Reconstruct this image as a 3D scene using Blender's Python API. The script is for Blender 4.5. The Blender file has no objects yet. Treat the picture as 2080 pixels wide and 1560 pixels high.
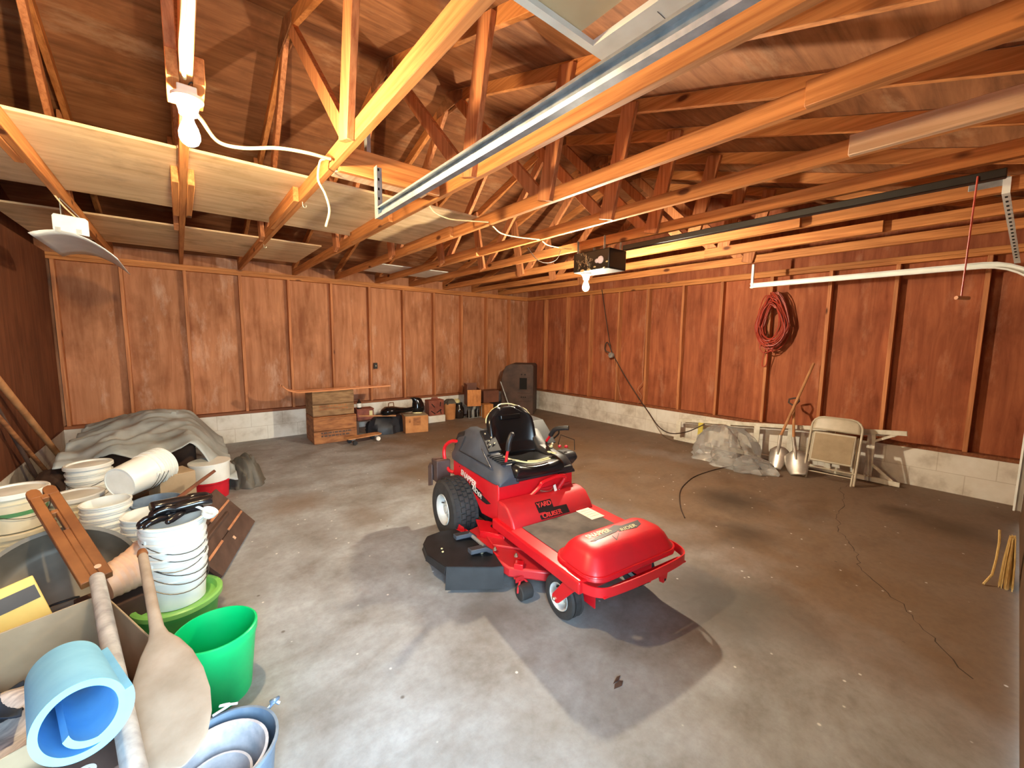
import bpy, math, random
from mathutils import Vector, Matrix, Euler
random.seed(7)
SC = bpy.context.scene
COL = SC.collection
PI = math.pi
R = math.radians

# ---------------------------------------------------------------- colours and materials
def lin(c):
    o = []
    for v in c[:3]:
        v = v / 255.0
        o.append(v / 12.92 if v <= 0.04045 else ((v + 0.055) / 1.055) ** 2.4)
    return (o[0], o[1], o[2], 1.0)

def nodes_of(m):
    m.use_nodes = True
    nt = m.node_tree
    b = nt.nodes.get('Principled BSDF')
    return nt, b

def link(nt, a, b): nt.links.new(a, b)

def noise_node(nt, vec, scale, detail=4, rough=.55, dist=0.0):
    n = nt.nodes.new('ShaderNodeTexNoise')
    n.inputs['Scale'].default_value = scale
    n.inputs['Detail'].default_value = detail
    n.inputs['Roughness'].default_value = rough
    n.inputs['Distortion'].default_value = dist
    if vec is not None: link(nt, vec, n.inputs['Vector'])
    return n

def ramp(nt, fac, stops):
    r = nt.nodes.new('ShaderNodeValToRGB')
    el = r.color_ramp.elements
    while len(el) < len(stops): el.new(.5)
    for e, (p, c) in zip(el, stops):
        e.position = p
        e.color = c if len(c) == 4 else (c[0], c[1], c[2], 1)
    link(nt, fac, r.inputs['Fac'])
    return r

def mixc(nt, fac, a, b, mode='MIX'):
    m = nt.nodes.new('ShaderNodeMix')
    m.data_type = 'RGBA'
    m.blend_type = mode
    for sock, v in ((m.inputs[0], fac), (m.inputs[6], a), (m.inputs[7], b)):
        if hasattr(v, 'links') or isinstance(v, bpy.types.NodeSocket): link(nt, v, sock)
        else: sock.default_value = v
    return m.outputs[2]

def coords(nt, stretch=(1, 1, 1), kind='Object', loc=(0, 0, 0)):
    t = nt.nodes.new('ShaderNodeTexCoord')
    mp = nt.nodes.new('ShaderNodeMapping')
    mp.inputs['Scale'].default_value = stretch
    mp.inputs['Location'].default_value = loc
    link(nt, t.outputs[kind], mp.inputs['Vector'])
    return mp.outputs['Vector']

def world_coords(nt, stretch=(1, 1, 1)):
    g = nt.nodes.new('ShaderNodeNewGeometry')
    mp = nt.nodes.new('ShaderNodeMapping')
    mp.inputs['Scale'].default_value = stretch
    link(nt, g.outputs['Position'], mp.inputs['Vector'])
    return mp.outputs['Vector']

def bump(nt, b, height, strength=.2, dist=.01):
    n = nt.nodes.new('ShaderNodeBump')
    n.inputs['Strength'].default_value = strength
    n.inputs['Distance'].default_value = dist
    link(nt, height, n.inputs['Height'])
    link(nt, n.outputs['Normal'], b.inputs['Normal'])

def simple(name, c, c2=None, scale=6.0, stretch=(1, 1, 1), rough=.5, metal=0.0, bmp=0.0, bdist=.004, lo=.35, hi=.65, coat=0.0, spec=.5, detail=4):
    m = bpy.data.materials.new(name)
    nt, b = nodes_of(m)
    if c2 is None: c2 = tuple(min(255, v * .86) for v in c)
    v = coords(nt, stretch)
    n = noise_node(nt, v, scale, detail)
    r = ramp(nt, n.outputs['Fac'], [(lo, lin(c2)), (hi, lin(c))])
    link(nt, r.outputs['Color'], b.inputs['Base Color'])
    b.inputs['Roughness'].default_value = rough
    b.inputs['Metallic'].default_value = metal
    b.inputs['Coat Weight'].default_value = coat
    b.inputs['Specular IOR Level'].default_value = spec
    if bmp > 0: bump(nt, b, n.outputs['Fac'], bmp, bdist)
    return m

def lumber(name, axis, light, dark, knot, rough=.65):
    """sawn softwood: long grain along one axis, broad tone changes and the odd knot"""
    m = bpy.data.materials.new(name)
    nt, b = nodes_of(m)
    st = [26.0, 26.0, 26.0]; st[axis] = 1.1
    g = noise_node(nt, world_coords(nt, tuple(st)), 1.6, 5, .6, .4)
    st2 = [3.0, 3.0, 3.0]; st2[axis] = .7
    w = noise_node(nt, world_coords(nt, tuple(st2)), 1.3, 2)
    st3 = [9.0, 9.0, 9.0]; st3[axis] = 4.0
    vo = nt.nodes.new('ShaderNodeTexVoronoi'); vo.inputs['Scale'].default_value = .55
    link(nt, world_coords(nt, tuple(st3)), vo.inputs['Vector'])
    r1 = ramp(nt, g.outputs['Fac'], [(.3, lin(dark)), (.62, lin(light))])
    r2 = ramp(nt, w.outputs['Fac'], [(.3, (.72, .70, .68, 1)), (.7, (1.08, 1.06, 1.04, 1))])
    c = mixc(nt, 1.0, r1.outputs['Color'], r2.outputs['Color'], 'MULTIPLY')
    kr = ramp(nt, vo.outputs['Distance'], [(.07, (1, 1, 1, 1)), (.13, (0, 0, 0, 1))])
    c = mixc(nt, kr.outputs['Color'], c, lin(knot))
    link(nt, c, b.inputs['Base Color'])
    b.inputs['Roughness'].default_value = rough
    b.inputs['Specular IOR Level'].default_value = .3
    bump(nt, b, g.outputs['Fac'], .25, .003)
    return m

def plywood(name, axes, base, dark, pale, pale_amt=.5, rough=.8, grain=2):
    """weathered sheathing plywood: figure, stains and pale scuffs"""
    m = bpy.data.materials.new(name)
    nt, b = nodes_of(m)
    st = [9.0, 9.0, 9.0]; st[grain] = .9
    g = noise_node(nt, world_coords(nt, tuple(st)), 1.5, 6, .62, .6)
    big = noise_node(nt, world_coords(nt), .9, 3)
    med = noise_node(nt, world_coords(nt, (1.0, 1.0, .6)), 2.6, 5, .6)
    stp = [2.2, 2.2, 2.2]; stp[grain] = .8
    pal = noise_node(nt, world_coords(nt, tuple(stp)), 1.7, 6, .68)
    c1 = ramp(nt, g.outputs['Fac'], [(.3, lin(dark)), (.68, lin(base))])
    t = ramp(nt, big.outputs['Fac'], [(.3, (.74, .70, .66, 1)), (.7, (1.08, 1.06, 1.03, 1))])
    c = mixc(nt, 1.0, c1.outputs['Color'], t.outputs['Color'], 'MULTIPLY')
    t2 = ramp(nt, med.outputs['Fac'], [(.32, (.62, .55, .5, 1)), (.5, (1, 1, 1, 1))])
    c = mixc(nt, .8, c, t2.outputs['Color'], 'MULTIPLY')
    pf = ramp(nt, pal.outputs['Fac'], [(.56, (0, 0, 0, 1)), (.74, (pale_amt, pale_amt, pale_amt, 1))])
    c = mixc(nt, pf.outputs['Color'], c, lin(pale))
    link(nt, c, b.inputs['Base Color'])
    b.inputs['Roughness'].default_value = rough
    b.inputs['Specular IOR Level'].default_value = .25
    bump(nt, b, g.outputs['Fac'], .2, .003)
    return m

def floor_material():
    m = bpy.data.materials.new('concrete_floor')
    nt, b = nodes_of(m)
    wc = world_coords(nt)
    big = noise_node(nt, wc, .55, 4, .6)
    med = noise_node(nt, wc, 2.3, 6, .65)
    fine = noise_node(nt, wc, 22, 5, .7)
    swirl = noise_node(nt, world_coords(nt, (1.0, 1.6, 1)), 1.2, 6, .6, 1.2)
    c1 = ramp(nt, med.outputs['Fac'], [(.25, lin((116, 111, 106))), (.55, lin((152, 154, 155))), (.8, lin((174, 179, 183)))])
    # brown over the half away from the walk-in door: real staining plus painted dimmer daylight
    g = nt.nodes.new('ShaderNodeNewGeometry')
    sx = nt.nodes.new('ShaderNodeSeparateXYZ'); link(nt, g.outputs['Position'], sx.inputs[0])
    mr = nt.nodes.new('ShaderNodeMapRange'); mr.inputs['From Min'].default_value = .9; mr.inputs['From Max'].default_value = 3.5
    link(nt, sx.outputs['X'], mr.inputs['Value'])
    ad = nt.nodes.new('ShaderNodeMath'); ad.operation = 'ADD'; link(nt, mr.outputs[0], ad.inputs[0])
    sc = nt.nodes.new('ShaderNodeMath'); sc.operation = 'MULTIPLY_ADD'; sc.inputs[1].default_value = 1.6; sc.inputs[2].default_value = -.85
    link(nt, big.outputs['Fac'], sc.inputs[0]); link(nt, sc.outputs[0], ad.inputs[1])
    c = mixc(nt, ramp(nt, ad.outputs[0], [(.2, (0, 0, 0, 1)), (.85, (.85, .85, .85, 1))]).outputs['Color'], c1.outputs['Color'], lin((112, 84, 55)))
    sw = ramp(nt, swirl.outputs['Fac'], [(.3, (.70, .64, .58, 1)), (.5, (1, 1, 1, 1))])
    c = mixc(nt, .75, c, sw.outputs['Color'], 'MULTIPLY')
    fr = ramp(nt, fine.outputs['Fac'], [(.3, (.82, .81, .80, 1)), (.6, (1.03, 1.03, 1.03, 1))])
    c = mixc(nt, .8, c, fr.outputs['Color'], 'MULTIPLY')
    # old oil stains, and the mower's front shadow painted the same way
    def stain_or_shade(c, x, y, r, col, amt, warp=.35):
        n2 = noise_node(nt, wc, 3.1, 4)
        off = nt.nodes.new('ShaderNodeVectorMath'); off.operation = 'SCALE'; off.inputs['Scale'].default_value = warp
        link(nt, n2.outputs['Color'], off.inputs[0])
        add = nt.nodes.new('ShaderNodeVectorMath'); add.operation = 'ADD'; link(nt, g.outputs['Position'], add.inputs[0]); link(nt, off.outputs[0], add.inputs[1])
        ds = nt.nodes.new('ShaderNodeVectorMath'); ds.operation = 'DISTANCE'; link(nt, add.outputs[0], ds.inputs[0])
        ds.inputs[1].default_value = (x + warp * .5, y + warp * .5, warp * .5)
        rr = ramp(nt, ds.outputs['Value'], [(r * .25, (amt, amt, amt, 1)), (r, (0, 0, 0, 1))])
        return mixc(nt, rr.outputs['Color'], c, lin(col))
    for s in STAINS_AND_SHADE: c = stain_or_shade(c, *s)
    # pale chips
    vo = nt.nodes.new('ShaderNodeTexVoronoi'); vo.inputs['Scale'].default_value = 7.5; link(nt, wc, vo.inputs['Vector'])
    chip = ramp(nt, vo.outputs['Distance'], [(.035, (.7, .7, .7, 1)), (.065, (0, 0, 0, 1))])
    c = mixc(nt, chip.outputs['Color'], c, lin((224, 222, 218)))
    vo2 = nt.nodes.new('ShaderNodeTexVoronoi'); vo2.inputs['Scale'].default_value = 4.1; link(nt, wc, vo2.inputs['Vector'])
    chip2 = ramp(nt, vo2.outputs['Distance'], [(.025, (.7, .7, .7, 1)), (.05, (0, 0, 0, 1))])
    c = mixc(nt, chip2.outputs['Color'], c, lin((78, 66, 56)))
    link(nt, c, b.inputs['Base Color'])
    rr = ramp(nt, med.outputs['Fac'], [(.3, (.5, .5, .5, 1)), (.7, (.8, .8, .8, 1))])
    link(nt, rr.outputs['Color'], b.inputs['Roughness'])
    b.inputs['Specular IOR Level'].default_value = .4
    bump(nt, b, fine.outputs['Fac'], .12, .004)
    return m
STAINS_AND_SHADE = [(4.05, 1.62, .42, (62, 52, 42), .8), (3.4, 1.25, .3, (70, 58, 46), .7), (5.0, .55, .22, (66, 52, 38), .7), (2.0, 4.2, .5, (104, 86, 68), .7),
          (1.15, 3.4, .3, (110, 94, 78), .55), (4.3, 4.0, .6, (112, 84, 56), .7), (2.4, .95, .5, (84, 82, 76), .75), (1.3, 1.75, .3, (92, 86, 78), .6),  # the grey-green one at the mower's front paints its shadow
          (2.9, 5.2, .5, (110, 86, 62), .6), (4.9, .2, .35, (70, 56, 40), .6), (.75, 4.0, .4, (120, 100, 80), .6)]

def block_material():
    m = bpy.data.materials.new('painted_block')
    nt, b = nodes_of(m)
    wc = world_coords(nt)
    n = noise_node(nt, wc, 3.0, 5, .6)
    f = noise_node(nt, wc, 40, 3)
    c = ramp(nt, n.outputs['Fac'], [(.3, lin((178, 166, 150))), (.5, lin((222, 216, 204))), (.75, lin((236, 232, 224)))]).outputs['Color']
    # joints: two courses of 203 mm, blocks 406 mm along the wall
    g = nt.nodes.new('ShaderNodeNewGeometry'); s = nt.nodes.new('ShaderNodeSeparateXYZ'); link(nt, g.outputs['Position'], s.inputs[0])
    ad = nt.nodes.new('ShaderNodeMath'); ad.operation = 'ADD'; link(nt, s.outputs['X'], ad.inputs[0]); link(nt, s.outputs['Y'], ad.inputs[1])
    cb = nt.nodes.new('ShaderNodeCombineXYZ'); link(nt, ad.outputs[0], cb.inputs['X']); link(nt, s.outputs['Z'], cb.inputs['Y'])
    br = nt.nodes.new('ShaderNodeTexBrick')
    br.inputs['Scale'].default_value = 1.0; br.inputs['Brick Width'].default_value = .406; br.inputs['Row Height'].default_value = .203
    br.inputs['Mortar Size'].default_value = .005; br.inputs['Mortar Smooth'].default_value = .4
    br.inputs['Color1'].default_value = (1, 1, 1, 1); br.inputs['Color2'].default_value = (.96, .96, .95, 1); br.inputs['Mortar'].default_value = (.80, .77, .73, 1)
    link(nt, cb.outputs[0], br.inputs['Vector'])
    c = mixc(nt, 1.0, c, br.outputs['Color'], 'MULTIPLY')
    link(nt, c, b.inputs['Base Color'])
    b.inputs['Roughness'].default_value = .75
    bump(nt, b, f.outputs['Fac'], .25, .004)
    return m

def glow_material(name, col, strength):
    m = bpy.data.materials.new(name)
    nt, b = nodes_of(m)
    n = noise_node(nt, coords(nt), 3, 1)
    r = ramp(nt, n.outputs['Fac'], [(.2, lin(col)), (.8, lin(col))])
    link(nt, r.outputs['Color'], b.inputs['Base Color']); link(nt, r.outputs['Color'], b.inputs['Emission Color'])
    b.inputs['Emission Strength'].default_value = strength
    return m

def clear_plastic():
    m = bpy.data.materials.new('clear_plastic')
    nt, b = nodes_of(m)
    n = noise_node(nt, coords(nt), 9, 4)
    out = nt.nodes.get('Material Output')
    tr = nt.nodes.new('ShaderNodeBsdfTransparent')
    link(nt, ramp(nt, n.outputs['Fac'], [(.3, (.86, .86, .86, 1)), (.7, (.97, .97, .96, 1))]).outputs['Color'], tr.inputs['Color'])
    b.inputs['Base Color'].default_value = lin((206, 202, 198)); b.inputs['Roughness'].default_value = .16
    fz = nt.nodes.new('ShaderNodeFresnel'); fz.inputs['IOR'].default_value = 1.5
    ad = nt.nodes.new('ShaderNodeMath'); ad.operation = 'MULTIPLY_ADD'; ad.inputs[1].default_value = .9; ad.inputs[2].default_value = .22
    link(nt, fz.outputs[0], ad.inputs[0])
    mx = nt.nodes.new('ShaderNodeMixShader'); link(nt, ad.outputs[0], mx.inputs[0]); link(nt, tr.outputs[0], mx.inputs[1]); link(nt, b.outputs[0], mx.inputs[2])
    link(nt, mx.outputs[0], out.inputs['Surface'])
    return m

M = {}
BULB = 3000.0
WL, WD, WK = (212, 142, 82), (164, 98, 50), (88, 44, 20)
M['lumber_x'] = lumber('lumber_along_x', 0, WL, WD, WK)
M['lumber_y'] = lumber('lumber_along_y', 1, WL, WD, WK)
M['lumber_z'] = lumber('lumber_along_z', 2, (206, 138, 90), (158, 92, 54), WK)
M['pale_lumber'] = lumber('pale_lumber', 1, (226, 192, 160), (196, 156, 122), (128, 92, 66))
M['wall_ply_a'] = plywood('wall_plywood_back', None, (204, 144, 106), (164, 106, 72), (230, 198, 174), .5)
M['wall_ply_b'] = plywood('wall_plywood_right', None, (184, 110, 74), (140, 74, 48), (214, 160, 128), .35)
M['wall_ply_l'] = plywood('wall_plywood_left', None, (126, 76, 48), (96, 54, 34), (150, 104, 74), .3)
M['roof_ply'] = plywood('roof_plywood', None, (168, 114, 76), (116, 74, 46), (204, 164, 128), .45, grain=0)
M['loft_ply'] = plywood('loft_plywood', None, (246, 220, 178), (218, 184, 138), (248, 230, 200), .4, grain=0)
M['sill'] = lumber('sill_lumber', 0, (150, 92, 58), (112, 62, 38), WK)
M['block'] = block_material()
M['floor'] = floor_material()
M['crack'] = simple('crack_dirt', (70, 58, 48), rough=.9)
M['white_board'] = simple('white_board', (214, 212, 202), (196, 192, 180), 5, rough=.6)
M['beige_board'] = simple('beige_board', (214, 188, 146), (196, 168, 126), 2, rough=.7)
M['galv'] = simple('galvanised_steel', (196, 202, 206), (158, 166, 172), 14, rough=.38, metal=.75, bmp=.05)
M['galv_dull'] = simple('dull_galvanised', (186, 190, 188), (150, 154, 152), 12, rough=.5, metal=.6, bmp=.05)
M['black_steel'] = simple('black_painted_steel', (30, 28, 27), (20, 19, 18), 10, rough=.45)
M['white_enamel'] = simple('white_enamel', (240, 242, 238), (224, 228, 224), 6, rough=.4)
M['porcelain'] = simple('porcelain', (240, 232, 214), rough=.3)
M['bulb'] = glow_material('bulb_glow', (255, 239, 208), BULB)
M['bulb_dim'] = glow_material('older_bulb_glow', (255, 226, 176), BULB * .62)
M['pearl_glass'] = simple('pearl_bulb_glass', (222, 222, 236), (208, 208, 228), 4, rough=.2)
M['cream_cable'] = simple('cream_cable', (226, 206, 160), (206, 184, 138), 8, rough=.5)
M['dark_cable'] = simple('dark_cable', (62, 46, 36), rough=.6)
M['orange_cable'] = simple('orange_cable', (186, 72, 50), (158, 54, 38), 12, rough=.45)
M['brass_screw'] = simple('bright_hook', (220, 214, 190), rough=.35, metal=.7)
M['red_paint'] = simple('red_mower_paint', (216, 24, 36), (200, 20, 31), 3, rough=.32, coat=.3)
M['red_satin'] = simple('satin_red_paint', (214, 24, 36), (190, 30, 40), 4, rough=.42, coat=.12)
M['red_dusty'] = simple('dusty_red_paint', (204, 34, 42), (182, 44, 48), 7, rough=.45, coat=.1, lo=.3, hi=.7)
M['grey_plastic'] = simple('skylit_grey_plastic', (72, 78, 88), (62, 67, 76), 9, rough=.5, bmp=.04)  # blue-grey puts sky light on the right fender cover into the colour
M['black_plastic'] = simple('black_plastic', (38, 38, 40), (28, 28, 30), 12, rough=.5, bmp=.05)
M['black_vinyl'] = simple('black_vinyl', (18, 19, 22), (12, 13, 15), 8, rough=.26)
M['rubber'] = simple('tyre_rubber', (54, 53, 53), (40, 39, 39), 16, rough=.75, bmp=.1)
M['rim'] = simple('pale_wheel_rim', (206, 210, 208), (188, 192, 190), 9, rough=.4)
M['mat_dusty'] = simple('dusty_black_mat', (104, 94, 86), (52, 48, 46), 4.5, rough=.85, bmp=.1, lo=.3, hi=.66, detail=6)
M['cream_tone'] = simple('cream_tone', (224, 214, 160), rough=.4)
M['decal_white'] = simple('decal_white', (240, 234, 222), rough=.45)
M['decal_black'] = simple('decal_black', (40, 30, 30), rough=.45)
M['sticker'] = simple('paper_sticker', (238, 214, 196), (226, 196, 176), 20, rough=.6)
M['zinc'] = simple('zinc_bolt', (196, 186, 160), (170, 160, 136), 20, rough=.35, metal=.8)
M['brown_box'] = simple('brown_painted_steel', (92, 74, 70), (74, 58, 56), 8, rough=.6)
M['white_pail'] = simple('white_pail_plastic', (230, 232, 226), (216, 218, 210), 5, rough=.38)
M['cream_pail'] = simple('cream_pail_plastic', (222, 214, 188), (204, 194, 164), 5, rough=.42)
M['pail_wire'] = simple('pail_wire', (96, 92, 84), rough=.4, metal=.8)
M['green_bright'] = simple('green_bucket_plastic', (0, 190, 108), (0, 176, 98), 4, rough=.4)
M['green_grass'] = simple('green_pail_plastic', (66, 150, 62), (40, 122, 50), 4, rough=.42)
M['green_lid'] = simple('light_green_lid', (132, 190, 96), (108, 168, 78), 4, rough=.42)
M['green_strip'] = simple('green_strip', (86, 146, 92), rough=.5)
M['red_plastic'] = simple('red_plastic', (206, 26, 48), (182, 20, 40), 5, rough=.4)
M['foam'] = simple('blue_foam', (120, 186, 226), (108, 174, 218), 8, rough=.8, bmp=.05)
M['cardboard'] = simple('cardboard', (162, 142, 114), (146, 127, 100), 7, rough=.85, bmp=.05)
M['cardboard_warm'] = simple('warm_cardboard', (196, 136, 82), (174, 114, 66), 6, rough=.85)
M['grey_tube'] = simple('grey_painted_tube', (176, 178, 178), (138, 138, 138), 18, rough=.6, detail=6)
M['paddle'] = simple('worn_paddle_wood', (152, 140, 126), (130, 117, 102), 9, (1, 1, .3), rough=.7, detail=6)
M['brown_wood'] = simple('brown_varnished_wood', (132, 82, 42), (104, 60, 28), 6, (1, 1, .3), rough=.6)
M['red_wood'] = simple('reddish_board', (118, 72, 52), (96, 56, 40), 5, (1, 1, 1), rough=.65)
M['dark_wood'] = simple('dark_stained_wood', (88, 66, 56), (66, 48, 40), 5, (3, 1, 1), rough=.65)
M['crate_wood'] = simple('crate_wood', (168, 110, 64), (118, 70, 38), 6, (1, 1, 4), rough=.8, bmp=.1, detail=6)
M['crate_wood2'] = simple('grey_crate_wood', (150, 116, 78), (112, 80, 50), 6, (1, 1, 4), rough=.8, bmp=.1, detail=6)
M['ochre_wood'] = simple('ochre_wood', (206, 140, 78), (178, 112, 58), 7, (3, 3, 1), rough=.7)
M['copper_hinge'] = simple('tan_batten', (190, 134, 96), (160, 106, 74), 9, rough=.6)
M['tarp'] = simple('grey_tarpaulin', (176, 184, 184), (138, 144, 142), 3, rough=.55, detail=6)
M['tarp_dark'] = simple('dark_tarpaulin', (96, 90, 80), (66, 62, 54), 3, rough=.65, detail=6)
M['dark_pan'] = simple('dark_steel_pan', (106, 100, 90), (70, 66, 58), 3, rough=.5, metal=.4)
M['bin_bag'] = simple('black_bin_bag', (40, 42, 48), (26, 27, 32), 6, rough=.48)
M['gloss_black'] = simple('gloss_black_plastic', (14, 16, 18), (9, 10, 12), 5, rough=.12)
M['glove'] = simple('black_rubber_glove', (30, 26, 28), (20, 18, 20), 5, rough=.2)
M['iron'] = simple('dark_iron_cabinet', (88, 66, 56), (66, 50, 44), 5, rough=.7, bmp=.08)
M['near_black'] = simple('near_black_surface', (22, 18, 16), rough=.9)  # near black; flat patches stand in for shade inside slots and openings
M['copper'] = simple('varnished_strip', (214, 146, 98), (188, 116, 70), 5, (.3, 3, 3), rough=.25, coat=.5)
M['red_tin'] = simple('rusty_red_tin', (146, 78, 56), (112, 54, 40), 9, rough=.6)
M['glass_dark'] = simple('dark_glass', (46, 38, 34), (32, 26, 24), 5, rough=.15)
M['chair_steel'] = simple('beige_chair_steel', (190, 178, 156), (172, 160, 138), 6, rough=.45)
M['ladder_paint'] = simple('painted_ladder', (222, 216, 200), (196, 188, 168), 12, rough=.6)
M['yellow_paint'] = simple('yellow_paint', (224, 206, 92), rough=.5)
M['alu_blade'] = simple('scoop_aluminium', (196, 190, 180), (158, 150, 140), 7, rough=.35, metal=.7, detail=6)
M['handle_wood'] = simple('ash_handle', (196, 140, 92), (160, 108, 66), 5, (2, 2, .4), rough=.6)
M['straw'] = simple('broom_straw', (214, 186, 124), (184, 150, 86), 20, (8, 8, .6), rough=.8)
M['clear'] = clear_plastic()
M['box_yellow'] = simple('yellow_carton', (216, 192, 110), (196, 172, 92), 5, rough=.7)
M['label_dark'] = simple('charcoal_label', (66, 64, 62), rough=.6)
M['navy'] = simple('navy_cloth', (32, 46, 66), (22, 34, 50), 8, rough=.9)
M['newsprint'] = simple('newsprint', (206, 198, 192), (150, 144, 144), 16, (1, 6, 1), rough=.8, detail=6)
M['mud_metal'] = simple('splashed_pail', (206, 200, 202), (160, 160, 166), 14, rough=.6, detail=6)
M['blue_zinc'] = simple('bluish_zinc', (150, 168, 186), (108, 130, 156), 8, rough=.4, metal=.5, detail=6)
M['shade_tan_pail'] = simple('ribbed_pail_shade_tan', (212, 176, 146), (190, 150, 120), 6, rough=.55)  # this tan carries the shading of the pail lying sideways
M['garage_door'] = simple('brown_garage_door', (104, 76, 52), (84, 60, 40), 4, rough=.7)
M['letter_red'] = simple('letter_red', (232, 66, 62), rough=.45)
M['door_paint'] = simple('door_paint', (214, 210, 200), rough=.5)
M['outside_ground'] = simple('driveway', (176, 176, 170), (150, 150, 146), 3, rough=.9)
M['hook_metal'] = simple('shelf_hook', (206, 182, 150), rough=.4, metal=.5)
M['heavy_dark'] = simple('dark_sacking', (84, 58, 40), (60, 40, 28), 4, rough=.9)

# ---------------------------------------------------------------- mesh builder
class MB:
    def __init__(self): self.v = []; self.f = []
    def add(self, vs, fs, T=None):
        k = len(self.v)
        for p in vs:
            p = Vector(p)
            self.v.append(tuple(T @ p) if T is not None else tuple(p))
        self.f += [tuple(k + i for i in f) for f in fs]
        return self
    def box(self, x0, x1, y0, y1, z0, z1, T=None):
        vs = [(x0, y0, z0), (x1, y0, z0), (x1, y1, z0), (x0, y1, z0), (x0, y0, z1), (x1, y0, z1), (x1, y1, z1), (x0, y1, z1)]
        return self.add(vs, [(0, 3, 2, 1), (4, 5, 6, 7), (0, 1, 5, 4), (1, 2, 6, 5), (2, 3, 7, 6), (3, 0, 4, 7)], T)
    def beam(self, a, b, w, t, up=(0, 0, 1)):
        """a board from a to b, w wide along `up` side and t thick"""
        a, b, up = Vector(a), Vector(b), Vector(up)
        d = (b - a); L = d.length; d.normalize()
        s = d.cross(up).normalized(); u = s.cross(d).normalized()
        T = Matrix((( d.x, s.x, u.x, a.x), (d.y, s.y, u.y, a.y), (d.z, s.z, u.z, a.z), (0, 0, 0, 1)))
        return self.box(0, L, -t / 2, t / 2, -w / 2, w / 2, T)
    def prism(self, poly, vec, T=None):
        n = len(poly); vec = Vector(vec)
        a = [Vector(p) for p in poly]; b = [p + vec for p in a]
        fs = [tuple(range(n - 1, -1, -1)), tuple(range(n, 2 * n))] + [(i, (i + 1) % n, n + (i + 1) % n, n + i) for i in range(n)]
        return self.add(a + b, fs, T)
    def loft(self, rings, caps=True, T=None, closed=True):
        n = len(rings[0]); vs = [p for r in rings for p in r]; fs = []
        for i in range(len(rings) - 1):
            for j in range(n if closed else n - 1):
                fs.append((i * n + j, i * n + (j + 1) % n, (i + 1) * n + (j + 1) % n, (i + 1) * n + j))
        if caps: fs += [tuple(range(n - 1, -1, -1)), tuple((len(rings) - 1) * n + j for j in range(n))]
        return self.add(vs, fs, T)
    def lathe(self, prof, n=32, T=None, caps=False):
        rings = [[(r * math.cos(2 * PI * j / n), r * math.sin(2 * PI * j / n), z) for j in range(n)] for r, z in prof]
        return self.loft(rings, caps, T)
    def tube(self, pts, r, n=8, caps=True, closed=False):
        pts = [Vector(p) for p in pts]; m = len(pts)
        rad = r if isinstance(r, (list, tuple)) else [r] * m
        def tan(i):
            if closed: return (pts[(i + 1) % m] - pts[i - 1]).normalized()
            return (pts[min(i + 1, m - 1)] - pts[max(i - 1, 0)]).normalized()
        t = tan(0); nrm = t.orthogonal().normalized(); rings = []
        for i in range(m):
            t2 = tan(i)
            ax = t.cross(t2)
            if ax.length > 1e-7:
                nrm = Matrix.Rotation(t.angle(t2), 3, ax.normalized()) @ nrm
            nrm = (nrm - t2 * nrm.dot(t2)).normalized(); t = t2
            bi = t.cross(nrm)
            rings.append([tuple(pts[i] + (nrm * math.cos(2 * PI * j / n) + bi * math.sin(2 * PI * j / n)) * rad[i]) for j in range(n)])
        if closed: rings.append(rings[0]); caps = False
        return self.loft(rings, caps)
    def ball(self, c, r, n=20, m=12, T=None):
        rx, ry, rz = r if isinstance(r, (list, tuple)) else (r, r, r)
        rings = []
        for i in range(m + 1):
            a = -PI / 2 + PI * i / m
            rr = max(math.cos(a), 1e-4)
            rings.append([(c[0] + rx * rr * math.cos(2 * PI * j / n), c[1] + ry * rr * math.sin(2 * PI * j / n), c[2] + rz * math.sin(a)) for j in range(n)])
        return self.loft(rings, True, T)
    def grid(self, fn, nu, nv, T=None):
        vs = [fn(i / nu, j / nv) for j in range(nv + 1) for i in range(nu + 1)]
        fs = [(j * (nu + 1) + i, j * (nu + 1) + i + 1, (j + 1) * (nu + 1) + i + 1, (j + 1) * (nu + 1) + i) for j in range(nv) for i in range(nu)]
        return self.add(vs, fs, T)
    def build(self, name, mat, parent=None, smooth=35, bevel=0, sub=0, solid=0, seg=2, loc=None, rot=None):
        me = bpy.data.meshes.new(name)
        me.from_pydata(self.v, [], self.f); me.validate(); me.update()
        import bmesh
        bm = bmesh.new(); bm.from_mesh(me)
        bmesh.ops.recalc_face_normals(bm, faces=bm.faces[:])
        bm.to_mesh(me); bm.free()
        if smooth:
            me.polygons.foreach_set('use_smooth', [True] * len(me.polygons))
            me.set_sharp_from_angle(angle=R(smooth))
        me.materials.append(M[mat] if isinstance(mat, str) else mat)
        o = bpy.data.objects.new(name, me); COL.objects.link(o)
        if parent is not None: o.parent = parent
        if loc is not None: o.location = loc
        if rot is not None: o.rotation_euler = rot
        if solid:
            md = o.modifiers.new('thickness', 'SOLIDIFY'); md.thickness = solid; md.offset = 0
        if bevel:
            md = o.modifiers.new('edge', 'BEVEL'); md.width = bevel; md.segments = seg; md.limit_method = 'ANGLE'; md.angle_limit = R(40)
        if sub:
            md = o.modifiers.new('sub', 'SUBSURF'); md.levels = sub; md.render_levels = sub
        return o

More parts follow.
